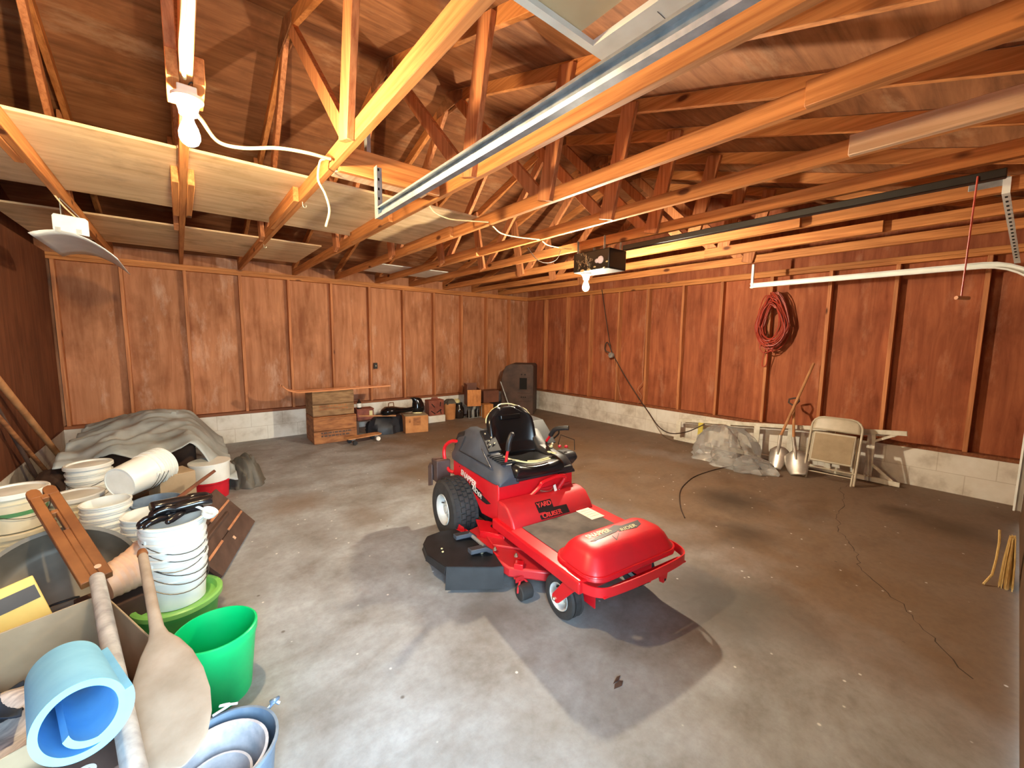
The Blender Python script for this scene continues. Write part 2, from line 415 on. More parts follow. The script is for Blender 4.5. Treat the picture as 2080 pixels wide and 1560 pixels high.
def tag(o, label, cat, group=None, kind=None):
    if label: o['label'] = label
    if cat: o['category'] = cat
    if group: o['group'] = group
    if kind: o['kind'] = kind
    return o
def thing(name, label, cat, loc=(0, 0, 0), rot=(0, 0, 0), group=None):
    o = bpy.data.objects.new(name, None); COL.objects.link(o)
    o.empty_display_size = .05
    o.location = loc; o.rotation_euler = rot
    return tag(o, label, cat, group)
def struct(o):
    o['kind'] = 'structure'; return o
def kids(o): return [c for c in bpy.data.objects if c.parent == o]
def dup(root, loc=None, rot=None, label=None, group=None):
    def cp(o, par):
        c = o.copy(); COL.objects.link(c)
        if par is not None: c.parent = par
        for ch in kids(o):
            if ch is not c: cp(ch, c)
        return c
    r = cp(root, None)
    if loc is not None: r.location = loc
    if rot is not None: r.rotation_euler = rot
    if label: r['label'] = label
    if group: r['group'] = group
    return r
def text_mesh(txt, size, name, mat, parent, T, shear=0.0, width=1.0, depth=.0008, spacing=1.0, bold=0.0):
    cu = bpy.data.curves.new(name + '_txt', 'FONT'); cu.body = txt; cu.size = size; cu.align_x = 'LEFT'
    cu.shear = shear; cu.extrude = depth; cu.offset = bold; cu.space_character = spacing
    o = bpy.data.objects.new(name + '_txt', cu); COL.objects.link(o)
    dg = bpy.context.evaluated_depsgraph_get(); dg.update()
    me = bpy.data.meshes.new_from_object(o.evaluated_get(dg))
    bpy.data.objects.remove(o); bpy.data.curves.remove(cu)
    for v in me.vertices:
        p = Vector((v.co.x * width, v.co.y, v.co.z)); v.co = T @ p
    me.materials.clear(); me.materials.append(M[mat])
    q = bpy.data.objects.new(name, me); COL.objects.link(q); q.parent = parent
    return q
def frame(o, x, y):
    """matrix with origin o, x axis along x, y axis in the plane of y"""
    o, x, y = Vector(o), Vector(x).normalized(), Vector(y)
    z = x.cross(y).normalized(); y = z.cross(x).normalized()
    return Matrix(((x.x, y.x, z.x, o.x), (x.y, y.y, z.y, o.y), (x.z, y.z, z.z, o.z), (0, 0, 0, 1)))
def spline(pts, n=8):
    """Catmull-Rom through the points"""
    P = [Vector(p) for p in pts]; P = [P[0] * 2 - P[1]] + P + [P[-1] * 2 - P[-2]]; out = []
    for i in range(1, len(P) - 2):
        for k in range(n):
            t = k / n
            out.append(.5 * ((2 * P[i]) + (P[i + 1] - P[i - 1]) * t + (2 * P[i - 1] - 5 * P[i] + 4 * P[i + 1] - P[i + 2]) * t * t + (3 * P[i] - P[i - 1] - 3 * P[i + 1] + P[i + 2]) * t ** 3))
    out.append(P[-2]); return out
# ================================================================ the garage shell
XL, XR, YB, YF, ZT, ZC = -1.12, 6.07, 6.97, -.15, 2.449, .406   # faces of the studs, top of plates, top of block
XLs, XRs, YBs, YFs = XL - .089, XR + .089, YB + .089, YF - .089  # faces of the sheathing
RIDGE_Y, SL = 3.41, .308
def roof_z(y): return 2.60 + (7.06 - RIDGE_Y - abs(y - RIDGE_Y)) * SL     # underside of the roof boards

fl = struct(MB().box(XLs - .3, XRs + .3, YFs - .2, YBs + .3, -.12, 0).build('floor', 'floor', smooth=0))
for pts in ([(5.75, 1.0), (5.3, 1.05), (4.88, .92), (4.45, .88), (4.07, .78), (3.8, .62), (3.53, .55), (3.2, .3), (3.0, .18), (2.7, -.02)],
            [(4.6, 5.9), (4.1, 5.5), (3.9, 4.9), (3.5, 4.6), (3.45, 4.1)]):
    m = MB(); P = [Vector((x, y, .0006)) for x, y in pts]; Q = []
    for a, b in zip(P, P[1:]):
        for k in range(7):
            q = a.lerp(b, k / 7); Q.append(q + Vector((random.uniform(-.018, .018), random.uniform(-.018, .018), 0)))
    vs = []; 
    for i, q in enumerate(Q):
        w = random.uniform(.0012, .0034); d = (Q[min(i + 1, len(Q) - 1)] - Q[max(0, i - 1)]).normalized(); s = Vector((-d.y, d.x, 0)) * w
        vs += [q - s, q + s]
    m.add(vs, [(2 * i, 2 * i + 1, 2 * i + 3, 2 * i + 2) for i in range(len(Q) - 1)])
    m.build('crack', 'crack', fl, smooth=0)

def gable(x0, x1):
    return [(0, YFs, 2.45), (0, YBs, 2.45), (0, YBs, roof_z(YBs)), (0, RIDGE_Y, roof_z(RIDGE_Y)), (0, YFs, roof_z(YFs))]

# back wall
wb = struct(MB().box(XLs - .012, XRs + .012, YBs, YBs + .014, ZC, 2.62).build('wall_back', 'wall_ply_a', smooth=0))
for k in range(-1, 12):
    x = -.511 + .6096 * k
    if k == -1: x = XL + .045
    w = .019
    MB().box(x - w, x + w, YB, YBs, ZC + .038, ZT - .076).build('stud', 'lumber_z', wb, bevel=.003, seg=1)
MB().box(XL, XR, YB, YBs, ZT - .038, ZT).box(XL, XR, YB, YBs, ZT - .076, ZT - .0385).build('top_plate', 'lumber_x', wb, bevel=.002, seg=1)
MB().box(XL, XR, YB, YBs, ZC, ZC + .038).build('sill_plate', 'sill', wb, bevel=.002, seg=1)
MB().box(XLs - .1, XRs + .1, YB, YBs + .14, 0, ZC).build('block_base', 'block', wb, smooth=0)

# right wall
wr = struct(MB().box(XRs, XRs + .014, YFs, YBs, ZC, 2.45).prism([(XRs,) + p[1:] for p in gable(0, 0)], (.014, 0, 0)).build('wall_right', 'wall_ply_b', smooth=0))
for y in (6.405, 5.763, 5.154, 4.509, 3.93, 3.324, 2.742, 2.11, 1.482, .893, .247):
    MB().box(XR, XRs, y - .019, y + .019, ZC + .038, ZT - .076).build('stud', 'lumber_z', wr, bevel=.003, seg=1)
MB().box(XR, XRs, YF, YB, ZT - .038, ZT).box(XR, XRs, YF, YB, ZT - .076, ZT - .0385).build('top_plate', 'lumber_y', wr, bevel=.002, seg=1)
MB().box(XR, XRs, YF, YB, ZC, ZC + .038).build('sill_plate', 'sill', wr, bevel=.002, seg=1)
MB().box(XR, XRs + .14, YFs, YB, 0, ZC).build('block_base', 'block', wr, smooth=0)

# left wall
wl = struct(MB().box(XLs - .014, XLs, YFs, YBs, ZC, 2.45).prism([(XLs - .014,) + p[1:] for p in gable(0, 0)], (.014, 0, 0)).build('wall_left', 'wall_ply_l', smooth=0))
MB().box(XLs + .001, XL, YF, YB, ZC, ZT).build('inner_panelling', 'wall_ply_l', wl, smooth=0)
MB().box(XLs - .14, XL, YFs, YB, 0, ZC).build('block_base', 'block', wl, smooth=0)

# front wall, behind the camera: a walk-in doorway and the wide garage door
DX0, DX1, DZ, GX0, GX1, GZ = -.47, .47, 2.05, .98, 5.46, 2.12
m = MB()
for a, b, z0, z1 in ((XLs, DX0, 0, 2.62), (DX0, DX1, DZ, 2.62), (DX1, GX0, 0, 2.62), (GX0, GX1, GZ, 2.62), (GX1, XRs, 0, 2.62)):
    m.box(a, b, YFs - .02, YF - .03, z0, z1)
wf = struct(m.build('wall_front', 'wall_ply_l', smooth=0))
MB().box(DX0, DX0 + .02, YFs - .03, YF, 0, DZ).box(DX1 - .02, DX1, YFs - .03, YF, 0, DZ).box(DX0, DX1, YFs - .03, YF, DZ - .02, DZ).build('door_jamb', 'door_paint', wf, smooth=0)
MB().box(XL, DX0, YF - .03, YF, ZT - .076, ZT).box(DX1, XR, YF - .03, YF, ZT - .076, ZT).build('top_plate', 'lumber_x', wf, smooth=0)
d1 = struct(MB().box(GX0 - .04, GX1 + .04, YF - .028, YF - .024, .012, GZ + .03).build('door_1', 'garage_door', smooth=0))
for k in range(4):
    MB().box(GX0 - .03, GX1 + .03, YF - .024, YF + .012, .014 + k * .53, .014 + k * .53 + .524).build('door_panel', 'garage_door', d1, bevel=.004, seg=1)
# unseen door leaf, added outside and angled to cut the daylight on the floor
ang = R(-118)
d2 = struct(MB().box(0, .9, -.02, .02, .01, 2.02, Matrix.Translation((DX0, YFs - .03, 0)) @ Matrix.Rotation(ang, 4, 'Z')).build('door_light_stop', 'door_paint', smooth=0))

# roof boards
h = .014
m = MB()
for sgn in (1, -1):
    y1 = RIDGE_Y + sgn * 4.1
    m.prism([(XLs - .3, RIDGE_Y, roof_z(RIDGE_Y)), (XLs - .3, y1, roof_z(y1)), (XLs - .3, y1, roof_z(y1) + h), (XLs - .3, RIDGE_Y, roof_z(RIDGE_Y) + h)], (XRs - XLs + .6, 0, 0))
ce = struct(m.build('ceiling', 'roof_ply', smooth=0))
# blocking under the eaves so the daylight only comes through the door
MB().box(XLs, XRs, YBs + .005, YBs + .03, ZC, roof_z(YBs) - .001).build('eave_board', 'roof_ply', ce, smooth=0)

# ================================================================ trusses
TX = [-.58, .075, .716, 1.408, 2.026, 2.686, 3.306, 4.0, 4.66, 5.33]
def truss(name):
    t = thing(name, None, None)
    # local: x across the truss, y along it (as in the room), z from the underside of the bottom chord
    MB().box(-.019, .019, YF + .01, YB + .085, 0, .089).build('bottom_chord', 'lumber_y', t, bevel=.003, seg=1)
    th = math.atan(SL); dv = .089 / math.cos(th)
    for sgn in (1, -1):
        def rz(y): return roof_z(y) - ZT - .002
        y1 = YB + .2 if sgn > 0 else YF - .13
        m = MB(); ya, yb = RIDGE_Y, y1
        m.prism([(-.019, ya, rz(ya)), (-.019, yb, rz(yb)), (-.019, yb, rz(yb) - dv), (-.019, ya, rz(ya) - dv)], (.038, 0, 0))
        m.build('rafter', 'lumber_y', t, bevel=.003, seg=1)
    # webs are nailed to the side of the chord, down to its lower edge
    zr = roof_z(RIDGE_Y) - ZT - dv
    def web(ya, za, yb, zb, off, w=.089):
        MB().beam((off, ya, za), (off, yb, zb), w, .036, (0, 1, 0)).build('web', 'lumber_z', t, bevel=.003, seg=1)
    web(2.12, .01, 1.93, roof_z(1.93) - ZT - dv + .06, -.038, .125)
    web(2.2, .06, 3.34, zr + .02, .0)
    web(4.62, .06, 3.48, zr + .02, .0)
    web(4.70, .01, 4.89, roof_z(4.89) - ZT - dv + .06, -.038, .125)
    # ply gussets at the peak
    for s in (-1, 1):
        x = .020 if s > 0 else -.0275
        MB().prism([(x, RIDGE_Y - .22, zr - .06), (x, RIDGE_Y + .22, zr - .06), (x, RIDGE_Y + .22, zr + .01), (x, RIDGE_Y, zr + .085), (x, RIDGE_Y - .22, zr + .01)], (.0075, 0, 0)).build('gusset', 'roof_ply', t, smooth=0)
    return t
TL = ['roof truss at far left, above the hanging reflector fixture',
      'roof truss with the bare bulb lamp under its bottom chord',
      'roof truss with two cup hooks and the drooping cable end',
      'roof truss running just beside the left silver door track',
      'roof truss at the right-hand end of the bright plywood strip',
      'roof truss with a nailed splice at its near end, fourth right of the bulb',
      'roof truss directly above the black door opener box',
      'roof truss just right of the black door opener box',
      'roof truss second to the right of the black door opener box',
      'roof truss nearest to the right wall, above the track']
T0 = truss('roof_truss'); T0.location = (TX[0], 0, ZT); tag(T0, TL[0], 'truss', 'roof trusses overhead')
TR = [T0]
for x, l in zip(TX[1:], TL[1:]):
    TR.append(dup(T0, (x, 0, ZT), None, l))
# splices scabbed onto some chords
def scab(i, y0, y1, mat='lumber_y', side=-1, z0=-.004, h=.096):
    x = -.057 if side < 0 else .0195
    MB().box(x, x + .037, y0, y1, z0, z0 + h).build('splice_board', mat, TR[i], bevel=.003, seg=1)
scab(1, 1.98, 2.2, z0=-.012); scab(1, 1.98, 2.2, side=1, z0=-.012)
scab(1, 3.3, 4.2); scab(1, 3.3, 4.2, side=1)
scab(0, 2.7, 3.5)
scab(2, 3.2, 4.15); scab(3, 3.25, 4.2); scab(4, 3.35, 4.3); scab(5, 3.9, 4.6)
scab(4, .0, .62, 'lumber_y'); scab(5, .0, .62, 'pale_lumber'); scab(7, 1.2, 2.6, side=-1); scab(8, .8, 2.3)

# boards stored across the chords
ZS = ZT + .0895
def sheet(x0, x1, y0, y1, mat, name, label, cat, t=.016, z=ZS, rz=0):
    c = Vector(((x0 + x1) / 2, (y0 + y1) / 2, z))
    hx, hy = (x1 - x0) / 2, (y1 - y0) / 2
    return tag(MB().box(-hx, hx, -hy, hy, 0, t).build(name, mat, bevel=.0015, seg=1, smooth=0, loc=c, rot=(0, 0, R(rz))), label, cat)
sheet(-1.1, .05, 3.0, 4.34, 'loft_ply', 'plywood_sheet', 'bright plywood sheet on the chords left of the bulb', 'plywood')
sheet(.052, 2.05, 2.98, 4.33, 'loft_ply', 'plywood_sheet', 'bright long plywood sheet on the chords right of the bulb', 'plywood')
sheet(-1.1, 1.31, 5.06, 6.38, 'loft_ply', 'plywood_sheet', 'plywood sheet on the chords nearest the back wall', 'plywood')
sheet(2.1, 3.3, 5.66, 6.40, 'white_board', 'white_board', 'white board lying on the chords near the back wall', 'board', .012)
# beige panel and white tray frame near the opening overhead
sheet(.1, 1.122, .3, 1.045, 'beige_board', 'beige_panel', 'beige panel on the chords overhead above the left door track', 'panel', .006, ZS + .022)
m = MB(); a, b, c, d = .35, 1.285, .0, 1.055
m.box(a, b, d - .028, d, 0, .02).box(a, b, c, c + .03, 0, .02).box(b - .105, b, c + .03, d - .028, 0, .02).box(a, a + .06, c + .03, d - .028, 0, .02)
fr = tag(m.build('open_tray', 'white_board', smooth=0, loc=(0, 0, ZS)), 'open white tray lying on the chords under the beige panel', 'tray')
for k in range(4):
    MB().box(b - .07, b - .02, .35 + k * .15, .352 + k * .15, -.0008, 0).build('printed_mark', 'label_dark', fr, smooth=0)
# blocking between two chords, holding the track hanger
def board(a, b, w, t, mat, name, label, cat, up=(0, 0, 1)):
    a, b = Vector(a), Vector(b); c = (a + b) / 2
    return tag(MB().beam(a - c, b - c, w, t, up).build(name, mat, bevel=.003, seg=1, loc=c), label, cat)
board((.736, 2.44, 2.50), (1.35, 2.44, 2.50), .14, .038, 'lumber_x', 'blocking_board', 'reddish blocking board between two chords above the track hanger', 'board')
board((.736, 2.545, 2.468), (1.31, 2.545, 2.468), .04, .10, 'pale_lumber', 'blocking_board', 'pale yellow board behind the reddish blocking board', 'board')
# ================================================================ the riding mower (local: x to its left, -y forward)
mw = thing('riding_mower', 'red zero-turn riding mower with black seat and plastic fender covers', 'mower', (1.97, 2.504, 0), (0, 0, R(-6.31)))
def L3(u, s, z): return Vector((s, -u, z))
def mprism(poly, s0, s1, mb=None):
    """outline in (u, z) carried from s0 to s1"""
    mb = mb or MB()
    return mb.prism([L3(u, s0, z) for u, z in poly], (s1 - s0, 0, 0))
def mbox(u0, u1, s0, s1, z0, z1, mb=None):
    mb = mb or MB()
    return mb.box(s0, s1, -u1, -u0, z0, z1)

# rear body
body = mprism([(-.26, .42), (-.26, .56), (.40, .575), (.45, .555), (.455, .30), (.22, .27), (.15, .33), (.06, .405), (-.17, .42)], -.335, .315).build('rear_body', 'red_paint', mw, bevel=.012, seg=3)
for z, u in ((.525, -.14), (.515, -.09)):
    MB().ball((0, 0, 0), (.002, .006, .006), 10, 6, Matrix.Translation(L3(u, -.336, z))).build('bolt', 'decal_black', body)
# panel details on the front of the body
fr_ = MB()
fr_.tube(spline([L3(.47, -.11, .42), L3(.50, -.03, .50), L3(.51, -.005, .535), L3(.51, .14, .555), L3(.50, .20, .53), L3(.49, .15, .45), L3(.48, .12, .38)], 5), .014, 8)
fr_.build('pedal_bracket', 'red_paint', mw)
MB().tube(spline([L3(.44, -.05, .43), L3(.50, .0, .42), L3(.56, .06, .36), L3(.58, .075, .30)], 5), .032, 12).build('pipe', 'red_dusty', mw)
mbox(.457, .462, -.02, .28, .33, .47).build('recess', 'red_dusty', mw, smooth=0)
for a, s in ((.50, .09), (.455, .13)):
    MB().beam(L3(.515, s, a), L3(.52, s + .012, a - .045), .022, .003, (1, 0, 0)).build('tag', 'decal_white', mw, smooth=0)
MB().tube(spline([L3(.47, -.0, .46), L3(.5, .06, .455), L3(.48, .11, .465)], 5), .003, 6).build('rod', 'zinc', mw)
MB().ball((0, 0, 0), .009, 10, 6, Matrix.Translation(L3(.458, -.22, .44))).build('bolt', 'zinc', mw)

# fender covers: right one painted blue-grey for sky light, left one and rear bridge black
def pod(sg):
    st = [(-.30, .575, .66, .62), (-.24, .56, .78, .60), (-.12, .555, .835, .60), (.04, .555, .825, .60), (.10, .555, .80, .60), (.20, .555, .705, .60), (.30, .555, .685, .60), (.40, .555, .668, .60), (.445, .545, .63, .60), (.462, .54, .60, .575)]
    rings = []
    for u, z0, z1, zm in st:
        so, si = .352, .17
        k = (z1 - z0)
        o = so if -.25 <= u <= .44 else so - .02
        rings.append([L3(u, sg * o, z0), L3(u, sg * (o - .006), z0 + .28 * k), L3(u, sg * (o - .045), z0 + .72 * k), L3(u, sg * (o - .075), z0 + .93 * k), L3(u, sg * (o - .10), z1), L3(u, sg * (si + .02), z1), L3(u, sg * si, z1 - .02), L3(u, sg * si, z0)])
    return MB().loft(rings).build('fender_cover', 'grey_plastic' if sg < 0 else 'black_plastic', mw, bevel=.006, seg=2)
pr, pl = pod(-1), pod(1)
# raised panel outline and grip ribs on the visible cover
gp = MB()
for a, b in ((L3(-.12, -.349, .66), L3(.36, -.345, .655)), (L3(-.12, -.349, .66), L3(-.10, -.305, .77)), (L3(.36, -.343, .655), L3(.16, -.302, .73))):
    gp.tube([a, b], .003, 6)
gp.build('panel_seam', 'black_plastic', pr)
rb = MB()
for k in range(7):
    u = .22 + k * .031
    rb.beam(L3(u, -.285, .692 - .06 * (u - .2)), L3(u, -.175, .692 - .06 * (u - .2)), .014, .012)
rb.build('grip_rib', 'black_plastic', pr)
mprism([(.065, .835), (.07, .845), (.215, .715), (.205, .70)], -.27, -.165).build('control_panel', 'black_plastic', pr, bevel=.004)
for u, s in ((.10, -.24), (.13, -.205), (.15, -.235), (.17, -.20), (.175, -.24)):
    MB().ball((0, 0, 0), .008, 8, 6, Matrix.Translation(L3(u, s, .85 - (u - .07) * .9))).build('screw', 'zinc', pr)
# left console: instrument housing, knobs, wire cup ring
mprism([(-.18, .82), (-.16, .87), (.02, .86), (.09, .80), (.20, .70), (.12, .68)], .19, .36).build('console_housing', 'black_plastic', pl, bevel=.008)
for u, s, c in ((.22, .30, 'zinc'), (.30, .31, 'red_plastic'), (.33, .35, 'red_plastic'), (.27, .25, 'cream_tone')):
    MB().ball((0, 0, 0), (.014, .014, .012), 12, 8, Matrix.Translation(L3(u, s, .70))).build('knob', c, pl)
MB().tube([L3(.22, .36, .69), L3(.20, .40, .76), L3(.32, .44, .74), L3(.36, .41, .67)], .0035, 6).build('wire_ring', 'black_steel', pl)
MB().tube(spline([L3(.10, .38, .69), L3(.17, .40, .76), L3(.20, .38, .80)], 4), .007, 6).build('choke_lever', 'black_steel', pl)
mprism([(.24, .55), (.24, .66), (.37, .665), (.40, .62), (.34, .55)], .3, .42).build('cup_tray', 'black_plastic', pl, bevel=.02, seg=3)
mprism([(-.34, .50), (-.33, .66), (-.27, .77), (-.16, .80), (-.02, .76), (-.02, .56), (-.30, .50)], -.30, .30).build('engine_hood', 'black_plastic', mw, bevel=.03, seg=3)

# seat
def back(a, t):
    a = a * 2 - 1
    w = .215 * (1 - .05 * t) * (1 - max(0, (t - .68) / .32) ** 3 * .60)
    s = a * w
    z = .64 + .36 * t - .012 * abs(a) ** 3
    wing = .075 * abs(a) ** 3.0 * (1 - .55 * t)
    u = .075 - .075 * t + .02 * math.sin(t * PI) + wing + .05 * max(0, .25 - t) / .25
    return L3(u, s, z)
bk = MB().grid(back, 20, 16).build('seat_back', 'black_vinyl', mw, solid=.05, sub=1, smooth=60)
edge = [back(i / 24, 1.0) for i in range(25)]
lft = [back(0, .72 + .28 * i / 14) for i in range(14)]; rgt = [back(1, 1 - .28 * i / 14) for i in range(1, 15)]
MB().tube([p + Vector((0, .026, .012 if 10 < i < 45 else .004)) for i, p in enumerate(lft + edge + rgt)], .0055, 8).build('seat_highlight', 'cream_tone', bk)  # cream edge is a painted highlight along the top of the seat back
MB().loft([[L3(.085 + .0, -.10 + .2 * i / 9 if j < 1 else 0, .0) for i in range(10)] for j in range(0)] or [[L3(.07, -.09, .905), L3(.07, .09, .905), L3(.066, .09, .945), L3(.066, -.09, .945)], [L3(.078, -.085, .91), L3(.078, .085, .91), L3(.074, .085, .94), L3(.074, -.085, .94)]]).build('back_emblem', 'gloss_black', bk, bevel=.004)
def cushion(top):
    def f(a, t):
        a = a * 2 - 1; 
        w = .235 * (1 - .12 * (2 * t - 1) ** 4)
        s = a * w; u = .06 + .43 * t
        if top: z = .665 + .035 * abs(a) ** 2.5 - .03 * max(0, t - .8) / .2 - .02 * math.sin(t * PI)
        else: z = .575
        k = max(0, abs(a) - .8) / .2; z -= (.05 * k * k if top else -.01 * k)
        return L3(u, s, z)
    return f
cs = MB(); n1 = 18; n2 = 14
vt = [cushion(True)(i / n1, j / n2) for j in range(n2 + 1) for i in range(n1 + 1)]
vb = [cushion(False)(i / n1, j / n2) for j in range(n2 + 1) for i in range(n1 + 1)]
N = len(vt); q = lambda i, j: j * (n1 + 1) + i
fs = [(q(i, j), q(i + 1, j), q(i + 1, j + 1), q(i, j + 1)) for j in range(n2) for i in range(n1)]
fs += [tuple(N + k for k in reversed(f)) for f in fs[:]]
for i in range(n1):
    fs += [(q(i, 0), N + q(i, 0), N + q(i + 1, 0), q(i + 1, 0)), (q(i, n2), q(i + 1, n2), N + q(i + 1, n2), N + q(i, n2))]
for j in range(n2):
    fs += [(q(0, j), q(0, j + 1), N + q(0, j + 1), N + q(0, j)), (q(n1, j), N + q(n1, j), N + q(n1, j + 1), q(n1, j + 1))]
cu = cs.add(vt + vb, fs).build('seat_cushion', 'black_vinyl', mw, sub=1, smooth=60)
for pts in ([(.40, -.16), (.445, -.09), (.455, .0), (.45, .10)], [(.425, -.08), (.435, .0), (.43, .10)], [(.30, -.20), (.36, -.19), (.41, -.14)]):
    MB().tube(spline([L3(u, s, .672 + .02 * (abs(s) / .2) ** 2 - .14 * max(0, u - .42)) for u, s in pts], 5), .006, 6).build('seat_strip', 'cream_tone', cu)  # thin cream strips drawn across the cushion
for u, s in ((.36, .165), (.40, .175)):
    MB().ball((0, 0, 0), (.018, .022, .006), 12, 6, Matrix.Translation(L3(u, s, .69))).build('seat_patch', 'cream_tone', cu)
mbox(.02, .44, -.2, .2, .53, .585).build('seat_pan', 'black_plastic', mw, bevel=.02, seg=3)
mbox(.40, .475, -.20, .30, .555, .60).build('seat_apron', 'black_plastic', mw, bevel=.015, seg=3)

# control levers
def lever(s, pts_stem, pts_grip):
    t = MB().tube(spline(pts_stem, 5), .010, 8).build('control_lever', 'red_paint', mw)
    MB().tube(spline(pts_grip, 5), .018, 10).build('grip', 'black_plastic', t)
lever(-1, [L3(.385, -.235, .67), L3(.39, -.23, .73), L3(.395, -.225, .765)], [L3(.395, -.225, .765), L3(.40, -.222, .82), L3(.395, -.20, .865), L3(.385, -.185, .87)])
lever(1, [L3(.14, .27, .65), L3(.17, .275, .71), L3(.22, .28, .775)], [L3(.22, .28, .775), L3(.27, .285, .83), L3(.33, .31, .85), L3(.37, .335, .855)])

# foot platform: hump, deck pan, mat, front hood, strap bumper
mprism([(.455, .455), (.53, .455), (.58, .44), (.64, .375), (.66, .335), (.66, .28), (.455, .28)], -.345, .335).build('platform_hump', 'red_dusty', mw, bevel=.014, seg=3)
mbox(.44, 1.30, -.375, .375, .265, .335).build('foot_platform', 'red_paint', mw, bevel=.012, seg=3)
mbox(.665, 1.065, -.285, .262, .335, .341).build('foot_mat', 'mat_dusty', mw, bevel=.004, seg=1)
# the rounded front box
rings = []
for z, gu, gs, r in ((.325, .172, .345, .10), (.345, .168, .342, .10), (.37, .15, .325, .09), (.415, .125, .30, .075), (.442, .10, .275, .065), (.453, .075, .24, .06)):
    cu_ = 1.185; ring = []
    for k in range(4):
        cx = gs - r if k in (0, 3) else -(gs - r); cy = (gu - r) if k in (0, 1) else -(gu - r)
        a0 = {0: 0, 1: PI / 2, 2: PI, 3: 3 * PI / 2}[k]
        for j in range(7):
            a = a0 + PI / 2 * j / 6
            ring.append(L3(cu_ + cy + r * math.sin(a), .015 + cx + r * math.cos(a), z))
    rings.append(ring)
hood = MB().loft(rings).build('front_hood', 'red_satin', mw, smooth=55)
# seam line round the box
rg = []
for (z0, z1, o) in ((.322, .334, .004),):
    pass
MB().tube([tuple(Vector(p) + Vector((0, 0, .003))) for p in rings[1]], .006, 6, closed=True).build('hood_flange', 'red_paint', hood)
def strap(pts, z0, z1, t):
    mb = MB(); P = spline(pts, 6); rr = []
    for i, p in enumerate(P):
        d = (P[min(i + 1, len(P) - 1)] - P[max(i - 1, 0)]).normalized(); n = Vector((d.y, -d.x, 0)) * t
        rr.append([Vector((p.x, p.y, z0)), Vector((p.x, p.y, z1)), Vector((p.x, p.y, z1)) + n, Vector((p.x, p.y, z0)) + n])
    return mb.loft(rr)
bm_ = strap([L3(u - .025, .965 * q + .022, 0) for u, q in ((1.02, -.386), (1.2, -.389), (1.32, -.385), (1.40, -.34), (1.425, -.25), (1.435, 0), (1.425, .25), (1.40, .34), (1.32, .385), (1.2, .389), (1.02, .386))], .278, .328, .007).build('bumper_strap', 'red_paint', mw)
mbox(1.345, 1.40, -.30, .34, .278, .285).build('bumper_shelf', 'red_paint', bm_, smooth=0)
ear = MB().prism([L3(1.405, .10, .285), L3(1.405, .175, .285), L3(1.405, .165, .235), L3(1.405, .14, .22), L3(1.405, .115, .235)], (0, .008, 0)).build('hitch_ear', 'red_paint', bm_)
MB().lathe([(0, 0), (.007, 0), (.007, .002), (0, .002)], 10, frame(L3(1.4135, .14, .245), (1, 0, 0), (0, 0, 1))).build('hole', 'decal_black', ear)

# wheels
def wheel(name, u, s0, s1, Rt, Rr, tread, face):
    """s0 outer face, s1 inner face"""
    t = bpy.data.objects.new(name, None); COL.objects.link(t); t.parent = mw; t.location = L3(u, 0, Rt)
    w = abs(s1 - s0); sg = 1 if s1 > s0 else -1
    T = frame((s0, 0, 0), (0, 0, 1), (0, 1, 0)) if False else Matrix(((0, 0, sg, s0), (1, 0, 0, 0), (0, 1, 0, 0), (0, 0, 0, 1)))
    sh = Rt - Rr
    prof = [(Rr, .012), (Rr + .15 * sh, .002), (Rr + .5 * sh, 0), (Rr + .78 * sh, .006), (Rt - .1 * sh, .018), (Rt - .012, .034), (Rt - .008, w * .3), (Rt - .006, w * .5), (Rt - .008, w * .7), (Rt - .012, w - .034), (Rt - .1 * sh, w - .018), (Rr + .5 * sh, w), (Rr, w - .012), (Rr, .012)]
    mb = MB().lathe(prof, 48, T)
    if tread:
        n = 34; rows = 5; pw = (w - .03) / rows
        for r_ in range(rows):
            for k in range(n):
                a = 2 * PI * (k + .5 * (r_ % 2)) / n; wz = .015 + pw * (r_ + .5)
                bl = 2 * PI * Rt / n * .36
                drop = .012 if r_ in (0, rows - 1) else 0.0
                B = T @ Matrix.Rotation(a, 4, 'Z') @ Matrix.Translation((Rt - .012 - drop, 0, wz))
                mb.box(-.004, .016, -bl, bl, -pw * .37, pw * .37, B)
    ty = mb.build('tyre', 'rubber', t, smooth=30)
    rp = [(0, .05), (Rr * .22, .05), (Rr * .26, .03), (Rr * .36, .03), (Rr * .42, .06), (Rr * .72, .055), (Rr * .80, .02), (Rr * .93, .008), (Rr, .004), (Rr + .004, .014), (Rr - .004, w * .8)]
    rm = MB().lathe(rp, 40, T).build('rim', 'rim', t, smooth=40)
    MB().lathe([(0, .028), (Rr * .2, .028), (Rr * .22, .034), (Rr * .22, .06)], 16, T).build('hub_cap', 'rim', rm)
    MB().tube([T @ Vector((Rr * .68, .02, .05)), T @ Vector((Rr * .55, .03, .028))], .005, 6).build('valve_stem', 'decal_black', rm)
    return t
wheel('rear_wheel', -.075, -.515, -.300, .232, .114, True, 0)
wheel('rear_wheel', -.075, .515, .300, .232, .114, True, 0)
wheel('front_wheel', 1.09, -.335, -.235, .128, .074, False, 0)
wheel('front_wheel', 1.09, .335, .235, .128, .074, False, 0)
